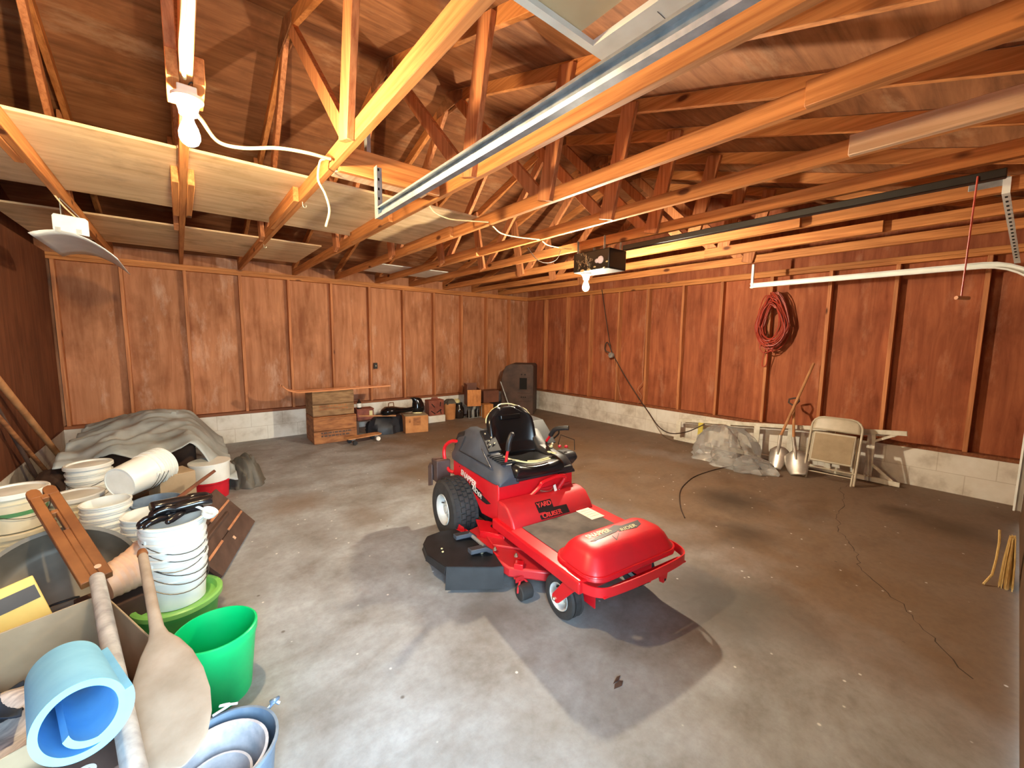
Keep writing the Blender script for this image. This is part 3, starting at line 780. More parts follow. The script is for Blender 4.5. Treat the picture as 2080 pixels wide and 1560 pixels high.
for sg in (-1, 1):
    f = MB(); s = sg * .35
    f.prism([L3(1.065, s, .118), L3(1.105, s, .108), L3(1.125, s, .12), L3(1.262, s, .27), L3(1.262, s, .295), L3(1.185, s, .295), L3(1.07, s, .145)], (sg * .007, 0, 0))
    fk = f.build('caster_fork', 'red_paint', mw, bevel=.002, seg=1)
    MB().box(min(s, sg * .2), max(s, sg * .2), -1.28, -1.19, .262, .272).box(min(sg * .225, sg * .218), max(sg * .225, sg * .218), -1.26, -1.06, .12, .27).build('fork_bridge', 'red_paint', fk, smooth=0)
    MB().lathe([(0, 0), (.011, 0), (.011, .007), (.006, .012), (0, .012)], 6, frame(L3(1.09, s + sg * .007, .128), (0, 1, 0), (0, 0, 1) if sg > 0 else (0, 0, -1))).build('axle_bolt', 'zinc', fk)

# cutting deck
dk = MB().prism([L3(.16, -.30, .10), L3(.20, -.43, .10), L3(.52, -.47, .10), L3(.76, -.44, .10), L3(.94, -.25, .10), L3(.98, 0, .10), L3(.94, .25, .10), L3(.72, .50, .10), L3(.30, .52, .10), L3(.16, .30, .10)], (0, 0, .065)).build('deck_shell', 'red_dusty', mw, bevel=.012, seg=2)
MB().prism([L3(.22, -.36, .165), L3(.50, -.40, .165), L3(.66, -.25, .165), L3(.66, .25, .165), L3(.24, .32, .165)], (0, 0, .018)).build('deck_step', 'red_dusty', dk, bevel=.006, seg=2)
bc = MB().prism([L3(.16, -.35, .20), L3(.34, -.41, .20), L3(.48, -.30, .20), L3(.34, -.19, .20)], (0, 0, .012)).prism([L3(.34, -.412, .165), L3(.48, -.302, .165), L3(.48, -.302, .205), L3(.34, -.412, .205)], (.004, 0, 0)).build('belt_cover', 'red_paint', dk, bevel=.003, seg=1)
MB().lathe([(0, 0), (.028, 0), (.028, .002), (0, .002)], 20, Matrix.Translation(L3(.33, -.29, .2125))).build('spindle_hole', 'decal_black', bc)
MB().prism([L3(.07, -.47, .17), L3(.09, -.41, .15), L3(.22, -.43, .135), L3(.22, -.47, .135), L3(.12, -.50, .16)], (0, 0, .006)).prism([L3(.10, -.50, .10), L3(.24, -.475, .10), L3(.21, -.47, .20), L3(.08, -.485, .20)], (0, -.005, 0)).build('hanger_bracket', 'red_paint', dk, bevel=.002, seg=1)
MB().tube([L3(.26, -.47, .195), L3(.62, -.43, .165)], .007, 8).build('hinge_rod', 'red_paint', dk)
MB().beam(L3(.55, -.49, .12), L3(.76, -.37, .12), .05, .008).beam(L3(.76, -.40, .14), L3(.80, -.36, .14), .10, .05).build('roller_bracket', 'red_paint', dk, bevel=.004)
for u, s, z in ((.56, -.42, .178), (.73, -.37, .20), (.53, -.50, .165), (.10, -.44, .195)):
    MB().lathe([(0, 0), (.013, 0), (.013, .01), (.006, .012), (.006, .022), (0, .022)], 8, Matrix.Translation(L3(u, s, z))).build('bolt', 'zinc', dk)
# anti-scalp roller
ry = MB().tube([L3(.83, -.405, .105), L3(.845, -.43, .075), L3(.85, -.435, .05)], .006, 6).tube([L3(.83, -.375, .105), L3(.845, -.345, .075), L3(.85, -.34, .05)], .006, 6).beam(L3(.82, -.43, .11), L3(.82, -.35, .11), .03, .006).build('roller_yoke', 'red_dusty', dk)
MB().lathe([(.004, -.040), (.040, -.040), (.046, -.034), (.046, .034), (.040, .040), (.004, .040)], 24, frame(L3(.85, -.388, .047), (0, 1, 0), (0, 0, 1))).build('deck_roller', 'rubber', ry, smooth=40)
# discharge deflector
top = [L3(.15, -0.718, .165), L3(.10, -0.601, .15), L3(.13, -0.500, .155), L3(.30, -0.475, .17), L3(.60, -0.445, .17), L3(.72, -0.460, .155), L3(.70, -0.517, .155), L3(.55, -0.752, .155), L3(.36, -0.794, .155), L3(.22, -0.769, .158)]
df = MB().prism(top, (0, 0, .007))
df.prism([L3(.72, -0.460, .155), L3(.55, -0.752, .155), L3(.56, -0.765, .02), L3(.735, -0.468, .025)], Vector((.006, -.003, 0)))
df.prism([L3(.55, -0.752, .16), L3(.36, -0.794, .16), L3(.35, -0.802, .12), L3(.55, -0.760, .115)], Vector((-.006, 0, 0)))
df.prism([L3(.36, -0.794, .16), L3(.22, -0.769, .16), L3(.15, -0.718, .165), L3(.15, -0.723, .14), L3(.22, -0.777, .125), L3(.35, -0.802, .125)], Vector((-.004, .004, 0)))
dfl = df.build('discharge_deflector', 'black_plastic', mw, bevel=.004, seg=2)
for u in (.27, .49):
    MB().prism([L3(u, -.46, .17), L3(u + .10, -.45, .17), L3(u + .10, -.50, .205), L3(u + .05, -.58, .178), L3(u, -.58, .178)], (0, 0, .03)).build('hinge_block', 'grey_plastic', dfl, bevel=.004)
MB().tube([L3(.33, -0.485, .205), L3(.52, -0.475, .20)], .012, 10).build('hinge_pin', 'galv_dull', dfl)
for u, s in ((.40, -.71), (.36, -.70)):
    MB().ball((0, 0, 0), (.008, .008, .005), 8, 5, Matrix.Translation(L3(u, s, .175))).build('rivet', 'cream_tone', dfl)

# rear: tubular guard and hitch box
for q in (-1, 1):
    MB().tube(spline([L3(-.26, q * .33, .44), L3(-.30, q * .36, .46), L3(-.36, q * .37, .56), L3(-.36, q * .36, .64), L3(-.30, q * .33, .69), L3(-.22, q * .30, .70)], 5), .014, 10).build('rear_guard', 'red_paint', mw)
hb = mbox(-.42, -.30, -.46, -.34, .36, .54).build('hitch_box', 'brown_box', mw, bevel=.008)
MB().prism([L3(-.44, -.47, .30), L3(-.36, -.47, .33), L3(-.36, -.47, .50), L3(-.40, -.47, .51), L3(-.44, -.47, .47)], (-.012, 0, 0)).build('latch_plate', 'brown_box', hb, bevel=.004)
mbox(-.30, -.20, -.40, .40, .22, .34).build('rear_axle_housing', 'black_plastic', mw, bevel=.01)
mbox(-.2, .45, -.26, .26, .16, .30).build('transaxle', 'black_plastic', mw, bevel=.02)

# lettering
def plate(poly, mat, name, parent, n): return MB().prism(poly, n).build(name, mat, parent, smooth=0)
# right-hand side panel, reading forward
ox = -.3365
T = frame(L3(-.115, ox - .0012, .470), L3(1, 0, -.13) - L3(0, 0, 0), (0, 0, 1))
tx = text_mesh('SNAPPER', .066, 'lettering', 'decal_white', body, T, width=.95, shear=.1, bold=.0014)
plate([L3(-.10, ox - .0004, .472), L3(.27, ox - .0004, .425), L3(.19, ox - .0004, .425), L3(.19, ox - .0004, .440), L3(-.05, ox - .0004, .462)], 'decal_black', 'decal_flash', body, (-.0006, 0, 0))
plate([L3(.05, ox - .0004, .452), L3(.36, ox - .0004, .395), L3(.30, ox - .0004, .372), L3(.23, ox - .0004, .372), L3(-.01, ox - .0004, .427), L3(.05, ox - .0004, .432)], 'decal_black', 'decal_flash', body, (-.0005, 0, 0))
plate([L3(-.02, ox - .0004, .452), L3(.045, ox - .0004, .435), L3(-.02, ox - .0004, .432), L3(.20, ox - .0004, .375), L3(.20, ox - .0004, .371), L3(-.045, ox - .0004, .431), L3(.02, ox - .0004, .436), L3(-.03, ox - .0004, .449)], 'decal_black', 'decal_zigzag', body, (-.0005, 0, 0))
T = frame(L3(.075, ox - .0014, .412), L3(1, 0, -.19) - L3(0, 0, 0), (0, 0, 1))
text_mesh('RIDER', .048, 'lettering', 'decal_white', body, T, width=1.15, shear=.3)
# on the front hood, reading across
zt = .4545
T = frame(L3(1.165, -.19, zt + .0006), (1, .0, 0), (0, 1, 0))
text_mesh('SNAPPER', .052, 'lettering', 'cream_tone', hood, T, width=.84, shear=.1, bold=.0012)
plate([L3(1.19, -.20, zt - .0008), L3(1.12, .05, zt - .0008), L3(1.15, .09, zt - .0008), L3(1.185, .0, zt - .0008), L3(1.20, -.17, zt - .0008)], 'decal_black', 'decal_flash', hood, (0, 0, .0014))
plate([L3(1.19, .02, zt - .0008), L3(1.145, .03, zt - .0008), L3(1.145, .225, zt - .0008), L3(1.19, .20, zt - .0008), L3(1.21, .14, zt - .0008)], 'decal_black', 'decal_flash', hood, (0, 0, .0012))
T = frame(L3(1.198, .03, zt + .0008), (1, 0, 0), (0, 1, 0))
text_mesh('RIDER', .043, 'lettering', 'cream_tone', hood, T, width=1.1, shear=.3)
plate([L3(1.20, -.05, zt - .0008), L3(1.245, -.06, zt - .0008), L3(1.20, .0, zt - .0008), L3(1.206, .0, zt - .0008), L3(1.255, -.07, zt - .0008), L3(1.206, -.055, zt - .0008)], 'decal_black', 'decal_zigzag', hood, (0, 0, .0012))
# on the slope of the hump
sl = (L3(.58, 0, .44) - L3(.64, 0, .375)).normalized()
nrm = Vector((0, -.73, .68)) * .0015
plate([L3(.584, -.13, .438) + nrm, L3(.657, -.125, .346) + nrm, L3(.657, .115, .346) + nrm, L3(.625, .11, .392) + nrm, L3(.622, .0, .394) + nrm, L3(.584, .0, .438) + nrm], 'decal_black', 'decal_plate', mw, nrm * 1.6)
T = frame(L3(.612, -.125, .410) + nrm * 3.4, (1, 0, 0), sl)
text_mesh('YARD', .046, 'lettering', 'letter_red', mw, T, width=1.0, spacing=.95, depth=.003)
T = frame(L3(.656, -.112, .352) + nrm * 3.0, (1, 0, 0), (L3(.62, 0, .40) - L3(.656, 0, .352)))
text_mesh('CRUISER', .044, 'lettering', 'letter_red', mw, T, width=1.0, spacing=.95, depth=.004)
stk = mbox(.66, .82, .17, .285, .341, .3422).build('instruction_sticker', 'sticker', mw, smooth=0)
for k in range(4):
    mbox(.69 + k * .03, .692 + k * .03, .19, .27, .3422, .3425).build('printed_line', 'decal_black', stk, smooth=0)
# ================================================================ overhead fittings
# left-hand and right-hand garage door tracks (run along y, curve down at the door)
def track(x, y_end, z, name, label, face, w=.075, mat='galv'):
    t = thing(name, label, 'door track', (x, 0, 0))
    path = [(0, y_end, z)] + [(0, y, z) for y in (1.8, 1.2, .7, .26)]
    for k in range(1, 9):
        a = PI / 2 * k / 8
        path.append((0, .26 - .38 * math.sin(a), z - .38 + .38 * math.cos(a)))
    path += [(0, -.12, z - .8), (0, -.12, .12)]
    # C-shaped profile swept along the path: web towards the wall side, lips turned in
    P = [Vector(p) for p in path]; rings = []
    for i, p in enumerate(P):
        d = (P[min(i + 1, len(P) - 1)] - P[max(i - 1, 0)]).normalized()
        n = Vector((0, -d.z, d.y))          # across the track, in its plane
        if n.z < 0 and abs(d.y) > .5: n = -n
        if i > 5 and n.y > 0: n = -n if n.z < -.01 else n
        rings.append((p, n))
    prev = None; R2 = []
    for p, n in rings:
        if prev is not None and n.dot(prev) < 0: n = -n
        prev = n
        sx = Vector((face, 0, 0))
        k = .003
        prof = [(-w / 2, 0), (w / 2, 0), (w / 2, .028), (w / 2 - .012, .032), (w / 2 - .012, .029), (w / 2 - k, .026), (w / 2 - k, k), (-w / 2 + k, k), (-w / 2 + k, .026), (-w / 2 + .012, .029), (-w / 2 + .012, .032), (-w / 2, .028)]
        R2.append([p + n * a + sx * b for a, b in prof])
    MB().loft(R2).build('channel', mat, t, smooth=30)
    return t
tl = track(.905, 2.28, 2.20, 'door_track', 'silver door track overhead on the left, ending at a perforated hanger', -1, .058)
hg = MB().box(-.03, .006, 2.27, 2.273, 2.17, 2.44).box(-.03, -.027, 2.25, 2.29, 2.17, 2.44)
hg.build('perforated_hanger', 'galv_dull', tl, smooth=0)
for z in (2.22, 2.27, 2.32, 2.37, 2.42):
    MB().box(-.018, -.008, 2.269, 2.2695, z, z + .014).build('slot', 'near_black', tl, smooth=0)
MB().box(-.01, .02, 2.46, 2.463, 2.45, 2.72).box(-.01, -.007, 2.44, 2.48, 2.45, 2.72).build('perforated_hanger', 'galv_dull', tl, smooth=0)
tr = track(5.45, 2.12, 2.20, 'door_track', 'silver door track overhead on the right, in front of the right wall', -1, .055, 'white_enamel')
MB().box(-.012, .012, 2.095, 2.12, 2.17, 2.455).build('strap_hanger', 'white_enamel', tr, smooth=0)
# opener
op = thing('door_opener', 'black scrawled garage door opener box hanging from the trusses', 'door opener', (3.16, 2.615, 2.175))
MB().box(-.10, .16, -.215, .22, 0, .185).build('housing', 'black_steel', op, bevel=.012, seg=2)
MB().box(.09, .14, -2.5, -.215, .18, .225).build('rail', 'black_steel', op, bevel=.004, seg=1)
lens = MB().ball((0, 0, 0), (.012, .035, .035), 16, 10, Matrix.Translation((-.104, -.12, .085))).ball((0, 0, 0), (.012, .024, .020), 12, 8, Matrix.Translation((-.104, -.078, .08))).build('pale_lamp', 'pearl_glass', op, smooth=60)
lens['label'] = 'pale blue unlit bulb on the housing side'
random.seed(3)
for k in range(16):
    y = random.uniform(-.04, .17); z = random.uniform(.05, .16)
    pts = [(-.1012, y, z)]
    for j in range(5): pts.append((-.1012, pts[-1][1] + random.uniform(-.022, .022), min(.175, max(.02, pts[-1][2] + random.uniform(-.03, .03)))))
    MB().tube(spline(pts, 4), .0016, 5).build('scratch_mark', 'zinc', op)
for y, z, r in ((-.19, .06, .014), (-.16, .012, .012), (-.05, .03, .016), (.02, .012, .024), (.10, .01, .028)):
    MB().ball((0, 0, 0), (.003, r, r * .5), 12, 6, Matrix.Translation((-.1, y, z))).build('paint_fleck', 'cream_tone', op)
for y in (-.15, .17):
    for x in (-.09, .15):
        MB().box(x - .012, x + .012, y - .002, y + .002, .18, .30).build('hanger_strap', 'galv_dull', op, smooth=0)
# bulbs
def lamp(x, y, z, label, label2, big=1.0, glow='bulb'):
    hol = thing('lamp_holder', label, 'lamp', (x, y, z))
    k = big
    MB().lathe([(0, .0), (.05 * k, 0), (.05 * k, -.012), (.036 * k, -.026), (.030 * k, -.05), (.028 * k, -.062), (0, -.062)], 24).build('holder', 'porcelain', hol, smooth=40)
    b = MB().lathe([(0, -.058), (.014, -.06), (.015, -.075), (.018, -.088), (.027, -.108), (.0325, -.128), (.032, -.146), (.025, -.162), (.013, -.171), (.0005, -.174)], 24).build('bulb', glow, hol, smooth=60)
    b['label'] = label2
    return hol
lh = lamp(.075, 2.02, 2.40, 'bare bulb lamp hanging under the truss at upper left', 'glowing bare bulb', 1.0, 'bulb_dim')
MB().box(-.03, .03, -.03, .03, 0, .03).build('mounting_block', 'porcelain', lh, bevel=.004)
MB().tube(spline([(0, .0, .03), (.012, -.03, .04), (.02, -.02, .045)], 5), .0025, 6).build('wire', 'dark_cable', lh)
lamp(3.14, 2.735, 2.174, 'bare bulb lamp under the black door opener box', 'glowing bare bulb', 1.0)
# cables
def cable(pts, r, mat, name, label, cat='cable', n=7):
    pts = [Vector(p) for p in pts]; c = pts[0].copy()
    return tag(MB().tube([p - c for p in spline(pts, 8)], r, n).build(name, mat, smooth=60, loc=c), label, cat)
cable([(.10, 2.03, 2.35), (.13, 2.28, 2.435), (.20, 2.50, 2.447), (.30, 2.51, 2.45), (.43, 2.40, 2.45), (.55, 2.36, 2.45), (.675, 2.37, 2.455)], .0085, 'cream_cable', 'lamp_cable', 'cream cable sagging from the left bulb to the next truss')
cable([(.068, .2, 2.44), (.064, 1.0, 2.444), (.066, 1.5, 2.444), (.06, 1.8, 2.446), (.07, 1.98, 2.445)], .007, 'cream_cable', 'lamp_cable', 'cream cable running along the truss chord to the left bulb')
cable([(.655, 2.40, 2.46), (.64, 2.44, 2.452), (.628, 2.44, 2.36), (.65, 2.40, 2.28), (.668, 2.40, 2.2), (.655, 2.43, 2.12)], .006, 'cream_cable', 'hanging_cable', 'loose cream cable end dangling from the truss with hooks')
cable([(1.37, 2.60, 2.55), (1.44, 2.72, 2.445), (1.62, 2.80, 2.425), (1.8, 2.80, 2.44), (1.99, 2.78, 2.46)], .006, 'cream_cable', 'lamp_cable', 'pale cable sagging right of the left door track')
cable([(2.05, 2.80, 2.44), (2.2, 2.88, 2.425), (2.4, 2.9, 2.43), (2.66, 2.9, 2.45)], .006, 'cream_cable', 'lamp_cable', 'pale cable sagging two trusses left of the opener')
cable([(2.70, 2.9, 2.44), (2.8, 2.93, 2.425), (3.0, 2.95, 2.43), (3.12, 2.92, 2.43)], .005, 'cream_cable', 'lamp_cable', 'pale cable sagging just left of the opener')
cable([(2.78, 3.2, 2.44), (2.86, 3.15, 2.33), (2.95, 3.1, 2.3), (3.05, 3.06, 2.34), (3.1, 3.05, 2.44)], .004, 'dark_cable', 'looped_wire', 'thin dark wire looped beside the opener box', 'wire')
# cup hooks on the third truss
for y in (3.2, 4.88):
    o = tag(MB().tube([(0, 0, 0), (0, 0, -.018)] + [(.012 * (1 - math.cos(a)) , 0, -.018 - .014 * math.sin(a) - .004) for a in (.3, .9, 1.6, 2.3, 3.0, 3.6)], .0028, 6).build('cup_hook', 'brass_screw', smooth=60, loc=(.716, y, ZT)), 'small cup hook under the truss chord, ' + ('nearer the dangling cable' if y < 4 else 'nearer the back wall'), 'hook')
# hanging reflector fixture at far left
fx = thing('reflector_light', 'white reflector fixture hung on chains at far left', 'light fixture', (-.55, 4.2, 2.17))
def trough(a, t):
    x = -.19 + .42 * a
    z = .105 * math.sin(PI * min(1, max(0, (a * .92 + .04)))) ** .8 - .11 * a
    return Vector((x, 1.05 * t, z))
MB().grid(trough, 16, 6).build('reflector', 'white_enamel', fx, solid=.004, smooth=60)
MB().prism([(-.075, -.005, .06), (.10, -.005, .04), (.10, -.005, .145), (.085, -.005, .16), (-.065, -.005, .17), (-.075, -.005, .155)], (0, .012, 0)).build('end_bracket', 'white_enamel', fx, bevel=.004)
for x in (-.05, .05):
    MB().box(x - .013, x + .013, -.007, -.005, .05, .08).build('slot', 'galv_dull', fx, smooth=0)
for x in (-.03, .06):
    MB().tube([(x, 0, .16), (-.03, 0, .275)], .003, 6).build('chain', 'galv_dull', fx)
MB().tube(spline([(.04, .0, .16), (-.01, -.02, .22), (-.055, -.04, .30)], 5), .005, 6).build('flex', 'cream_cable', fx)
# emergency pull cord with wooden toggle
pc = thing('pull_cord', 'red-brown pull cord with wooden toggle hanging at right', 'pull cord', (3.24, .212, 2.37))
MB().tube([(0, 0, .01), (0, .002, -.3), (0, .004, -.60)], .004, 6).build('cord', 'orange_cable', pc)
MB().tube([(-.035, .02, -.605), (.035, -.02, -.605)], .010, 10).build('toggle', 'copper_hinge', pc)
# angle-iron bracket at upper right
ab = thing('angle_bracket', 'perforated steel bracket under the trusses at upper right', 'bracket', (3.945, .155, 2.535))
MB().box(.0, .034, -.03, .14, -.004, .0).box(.030, .034, -.03, .14, -.045, 0).build('angle', 'galv_dull', ab, bevel=.002, seg=1)
MB().beam((.028, -.018, .0), (.028, -.02, -.095), .034, .004, (0, 1, 0)).build('perforated_strap', 'white_enamel', ab, smooth=0)
a, b = Vector((.024, -.02, -.094)), Vector((1.48, -.085, -.34))
MB().beam(a, b, .034, .004, (0, 1, 0)).build('perforated_strap', 'white_enamel', ab, smooth=0)
for k in range(18):
    p = a.lerp(b, .03 + k * .05)
    MB().beam(p + Vector((0, 0, -.003)), p + Vector((.012, -.0015, -.0098)), .012, .003, (0, 1, 0)).build('hole', 'near_black', ab, smooth=0)

# ================================================================ right wall
coil = thing('extension_cord', 'coiled orange extension cord hung on a stud of the right wall', 'cord', (6.0, 2.05, 1.83))
random.seed(5); pts = []
for k in range(26):
    ry = random.uniform(.12, .20); rz = random.uniform(.24, .36); oy = random.uniform(-.03, .03); oz = -.04 + random.uniform(-.06, .03) - (.36 - rz) * .2
    dx = random.uniform(-.07, .045); tl_ = random.uniform(-.25, .25)
    for j in range(14):
        a = 2 * PI * j / 14 + PI / 2
        y = ry * math.cos(a); z = rz * math.sin(a) * (1 if math.sin(a) > 0 else .92)
        y *= (.72 + .28 * (z / rz * -.5 + .5)) if z > 0 else 1
        pts.append((dx + .02 * math.cos(2 * a), oy + y * math.cos(tl_) - z * math.sin(tl_) * .35, oz + z))
MB().tube(spline(pts, 2), .0065, 5).build('coils', 'orange_cable', coil, smooth=60)
MB().tube(spline([(-.05, .02, -.28), (-.05, .10, -.36), (-.05, .06, -.44), (-.045, -.03, -.42), (-.05, -.06, -.34), (-.05, .0, -.26)], 6), .0065, 6).build('lower_loop', 'orange_cable', coil)
MB().tube(spline([(-.03, .0, -.34), (.0, .02, -.44), (.04, .035, -.56), (.045, .05, -.62), (.045, .09, -.62), (.045, .085, -.50), (.03, .06, -.42)], 6), .006, 6).build('tail', 'orange_cable', coil)
ob = thing('outlet_box', 'metal outlet box with looped cable on a right-wall stud', 'outlet box', (6.0, 4.60, 1.26))
MB().lathe([(0, 0), (.05, 0), (.052, .012), (.046, .05), (0, .05)], 8, frame((0, 0, 0), (0, 1, 0), (0, 0, 1))).build('box', 'galv_dull', ob)
MB().tube(spline([(.03, -.01, .05), (.0, .05, .20), (.0, .10, .22), (.0, .13, .12), (.0, .09, .06), (.02, .04, .05)], 6), .010, 8).build('loop', 'dark_cable', ob)
cable([(6.02, 4.86, 2.44), (6.02, 4.75, 1.95), (6.02, 4.66, 1.55), (6.02, 4.62, 1.42)], .007, 'dark_cable', 'wall_cable', 'dark cable from the plate down to the metal outlet box')
cable([(6.055, 4.55, 1.2), (6.06, 4.50, .9), (6.05, 4.42, .62), (6.05, 4.36, .46)], .005, 'copper_hinge', 'wall_cable', 'thin brown cable from the outlet box straight down to the sill')
cable([(6.02, 4.54, 1.24), (6.03, 4.25, .85), (6.03, 3.95, .50), (5.93, 3.72, .34), (5.70, 3.40, .20), (5.55, 3.12, .17), (5.45, 2.82, .26), (5.5, 2.6, .40)], .008, 'dark_cable', 'wall_cable', 'brown cable swooping from the outlet box down past the ladder end')
cable([(6.062, 3.95, 2.37), (6.062, 3.96, 1.6), (6.064, 3.97, .95), (6.05, 3.95, .83), (6.04, 4.03, .70), (6.05, 3.96, .58), (6.04, 4.02, .45)], .005, 'copper_hinge', 'wall_cable', 'thin cable running down a stud with a kinked lower end')
cable([(5.5, 1.9, .006), (5.1, 2.1, .006), (4.53, 2.17, .006), (4.15, 2.12, .006), (3.84, 2.02, .006), (3.5, 1.83, .006), (3.3, 1.68, .006)], .005, 'dark_cable', 'floor_cord', 'thin dark cord curving across the floor in front of the plastic bag', 'cord')

# step ladder on its side
ld = thing('step_ladder', 'pale painted wooden step ladder lying on its side by right wall', 'ladder', (5.86, 1.95, 0), (0, 0, R(0)))
MB().beam((0, 1.28, .035), (-.02, -1.29, .03), .05, .022).build('rail', 'ladder_paint', ld, bevel=.003)
MB().beam((.03, 1.22, .32), (.0, -1.30, .585), .05, .022).build('rail', 'ladder_paint', ld, bevel=.003)
for k, y in enumerate((1.22, .88, .50, .13, -.26, -.66, -1.02)):
    zt_ = .32 + (1.22 - y) / 2.52 * .265
    MB().beam((.0, y, .05), (.015, y, zt_ - .02), .07, .020, (0, 1, 0)).build('step', 'yellow_paint' if k == 1 else 'ladder_paint', ld, bevel=.003)
MB().beam((.0, -.68, .07), (0, -1.0, .03), .025, .012).beam((0, -1.04, .20), (0, -1.22, .05), .028, .012).beam((.0, -1.04, .45), (0, -1.22, .56), .025, .012).build('brace', 'ladder_paint', ld)
MB().beam((.08, 1.2, .03), (.06, -1.18, .02), .04, .02).beam((.09, 1.15, .30), (.06, -1.2, .54), .04, .02).build('rear_frame', 'ladder_paint', ld, bevel=.003)

# folding chair leaning, folded flat
fc = thing('folding_chair', 'beige steel folding chair folded and leaning on the ladder', 'chair', (5.44, 1.19, 0), (0, R(21), R(3)))
H = .735
pth = [(0, .225, .01), (0, .225, H - .12)] + [(0, .225 - .10 * (1 - math.cos(a)), H - .12 + .11 * math.sin(a)) for a in (.3, .7, 1.1, PI / 2)] + [(0, -.225 + .10 * (1 - math.cos(a)), H - .12 + .11 * math.sin(a)) for a in (PI / 2, 1.1, .7, .3)] + [(0, -.225, H - .12), (0, -.225, .01)]
MB().tube(pth, .0115, 10).build('leg_frame', 'chair_steel', fc, smooth=60)
def cb(a, t):
    a = a * 2 - 1
    return Vector((-.004 - .018 * (1 - a * a), a * .213 * (1 - .22 * max(0, t - .3) ** 2), H - .165 + .155 * t - .03 * a ** 4 * t))
MB().grid(cb, 14, 6).build('backrest', 'chair_steel', fc, solid=.004, smooth=60)
MB().box(-.03, -.012, -.19, .19, H - .53, H - .19).build('seat', 'chair_steel', fc, bevel=.012, seg=3)
MB().box(-.034, -.0295, -.175, .175, H - .51, H - .21).build('seat_pad', 'cardboard', fc, bevel=.003)
for s_ in (.2, -.2): MB().tube([(.02, s_, .0), (.012, s_, H - .2)], .010, 8).build('rear_leg', 'chair_steel', fc)
MB().tube([(.0, .222, .14), (.0, -.222, .14)], .007, 8).tube([(.018, .2, .09), (.018, -.2, .09)], .007, 8).build('crossbar', 'chair_steel', fc)

# two shovels
def shovel(name, tip, sock, top, w, label, grip, bladelen, mat):
    tip, sock, top = Vector(tip), Vector(sock), Vector(top)
    t = thing(name, label, 'shovel', tip)
    d = (sock - tip).normalized(); side = Vector((0, 1, 0)); side = (side - d * side.dot(d)).normalized(); n = d.cross(side)
    def bl(a, b):
        a = a * 2 - 1
        ww = w * (1.0 if not grip else 1.0) * (math.sin(min(1, .25 + b * 1.1) * PI / 2) ** .6) * (1 if b < .85 else 1 - (b - .85) / .15 * .55)
        return d * (bladelen * b) + side * (a * ww) - n * (.035 * (a * a) * (.4 + b)) - n * (-.03 * (1 - b) ** 2)
    if n.x > 0: pass
    MB().grid(bl, 12, 12).build('blade', mat, t, solid=.003, smooth=60)
    MB().tube([d * (bladelen * .62), d * (bladelen * 1.0), (sock - tip)], [.012, .02, .02], 10).build('socket', mat, t)
    MB().tube([(sock - tip) * .97, top - tip], .0155, 10).build('shaft', 'handle_wood', t)
    if grip:
        e = (top - tip); u = (top - sock).normalized()
        MB().tube([e, e + u * .03 + side * .03, e + u * .06 + side * .055, e + u * .11 + side * .05, e + u * .115, e + u * .11 - side * .05, e + u * .06 - side * .055, e + u * .03 - side * .03, e], .011, 8).build('grip', 'dark_wood', t, smooth=60)
    return t
shovel('shovel', (5.46, 1.70, .012), (5.60, 1.72, .40), (6.035, 1.565, 1.27), .10, 'long-handled shovel leaning on the right wall beside the chair', False, .28, 'alu_blade')
shovel('shovel', (5.40, 1.45, .012), (5.60, 1.585, .40), (5.88, 1.69, .74), .125, 'short scoop shovel with dark D-grip, leaning on the ladder', True, .30, 'alu_blade')

# crumpled clear plastic
def heap(cx, cy, rx, ry, h, seed, n=26, m=9, rough=.22, peak=(0, 0), sq=1.0):
    rnd = random.Random(seed); rings = []
    ph = [rnd.uniform(0, 6.28) for _ in range(8)]
    for i in range(m + 1):
        t = i / m; r = math.cos(t * PI / 2) ** .75; ring = []
        for j in range(n):
            a = 2 * PI * j / n
            wv = 1 + rough * (.5 * math.sin(3 * a + ph[0] + 2 * t) + .35 * math.sin(5 * a + ph[1] - 3 * t) + .3 * math.sin(9 * a + ph[2]) + rnd.uniform(-.35, .35))
            z = h * (math.sin(t * PI / 2) ** sq) * (1 + rough * .6 * (math.sin(4 * a + ph[3] + 4 * t) * .6 + rnd.uniform(-.5, .5)) * math.cos(t * PI / 2))
            ring.append((cx + peak[0] * t + rx * r * wv * math.cos(a), cy + peak[1] * t + ry * r * wv * math.sin(a), max(.003, z) if i else .003))
        rings.append(ring)
    return MB().loft(rings, caps=True)
cp = heap(0, 0, .33, .40, .43, 11, rough=.30, n=30, peak=(.12, .12), sq=1.3).build('plastic_sheeting', 'clear', smooth=22, loc=(5.36, 2.22, 0))
tag(cp, 'crumpled clear plastic sheeting heaped on the floor against the ladder', 'plastic sheeting')
cp2 = heap(0, 0, .20, .36, .16, 12, rough=.34, n=26).build('plastic_bag', 'clear', smooth=20, loc=(5.22, 1.98, 0))
tag(cp2, 'dusty clear plastic bag on the floor between sheeting and shovels', 'bag')

# ================================================================ back wall
sw = thing('light_switch', 'small dark switch box on a stud of the back wall', 'switch', (2.60, YB - .02, 1.045))
MB().box(-.03, .03, -.02, .02, -.05, .05).build('box', 'black_steel', sw, bevel=.004)
MB().box(-.006, .006, -.028, -.02, -.012, .012).build('toggle', 'zinc', sw, smooth=0)

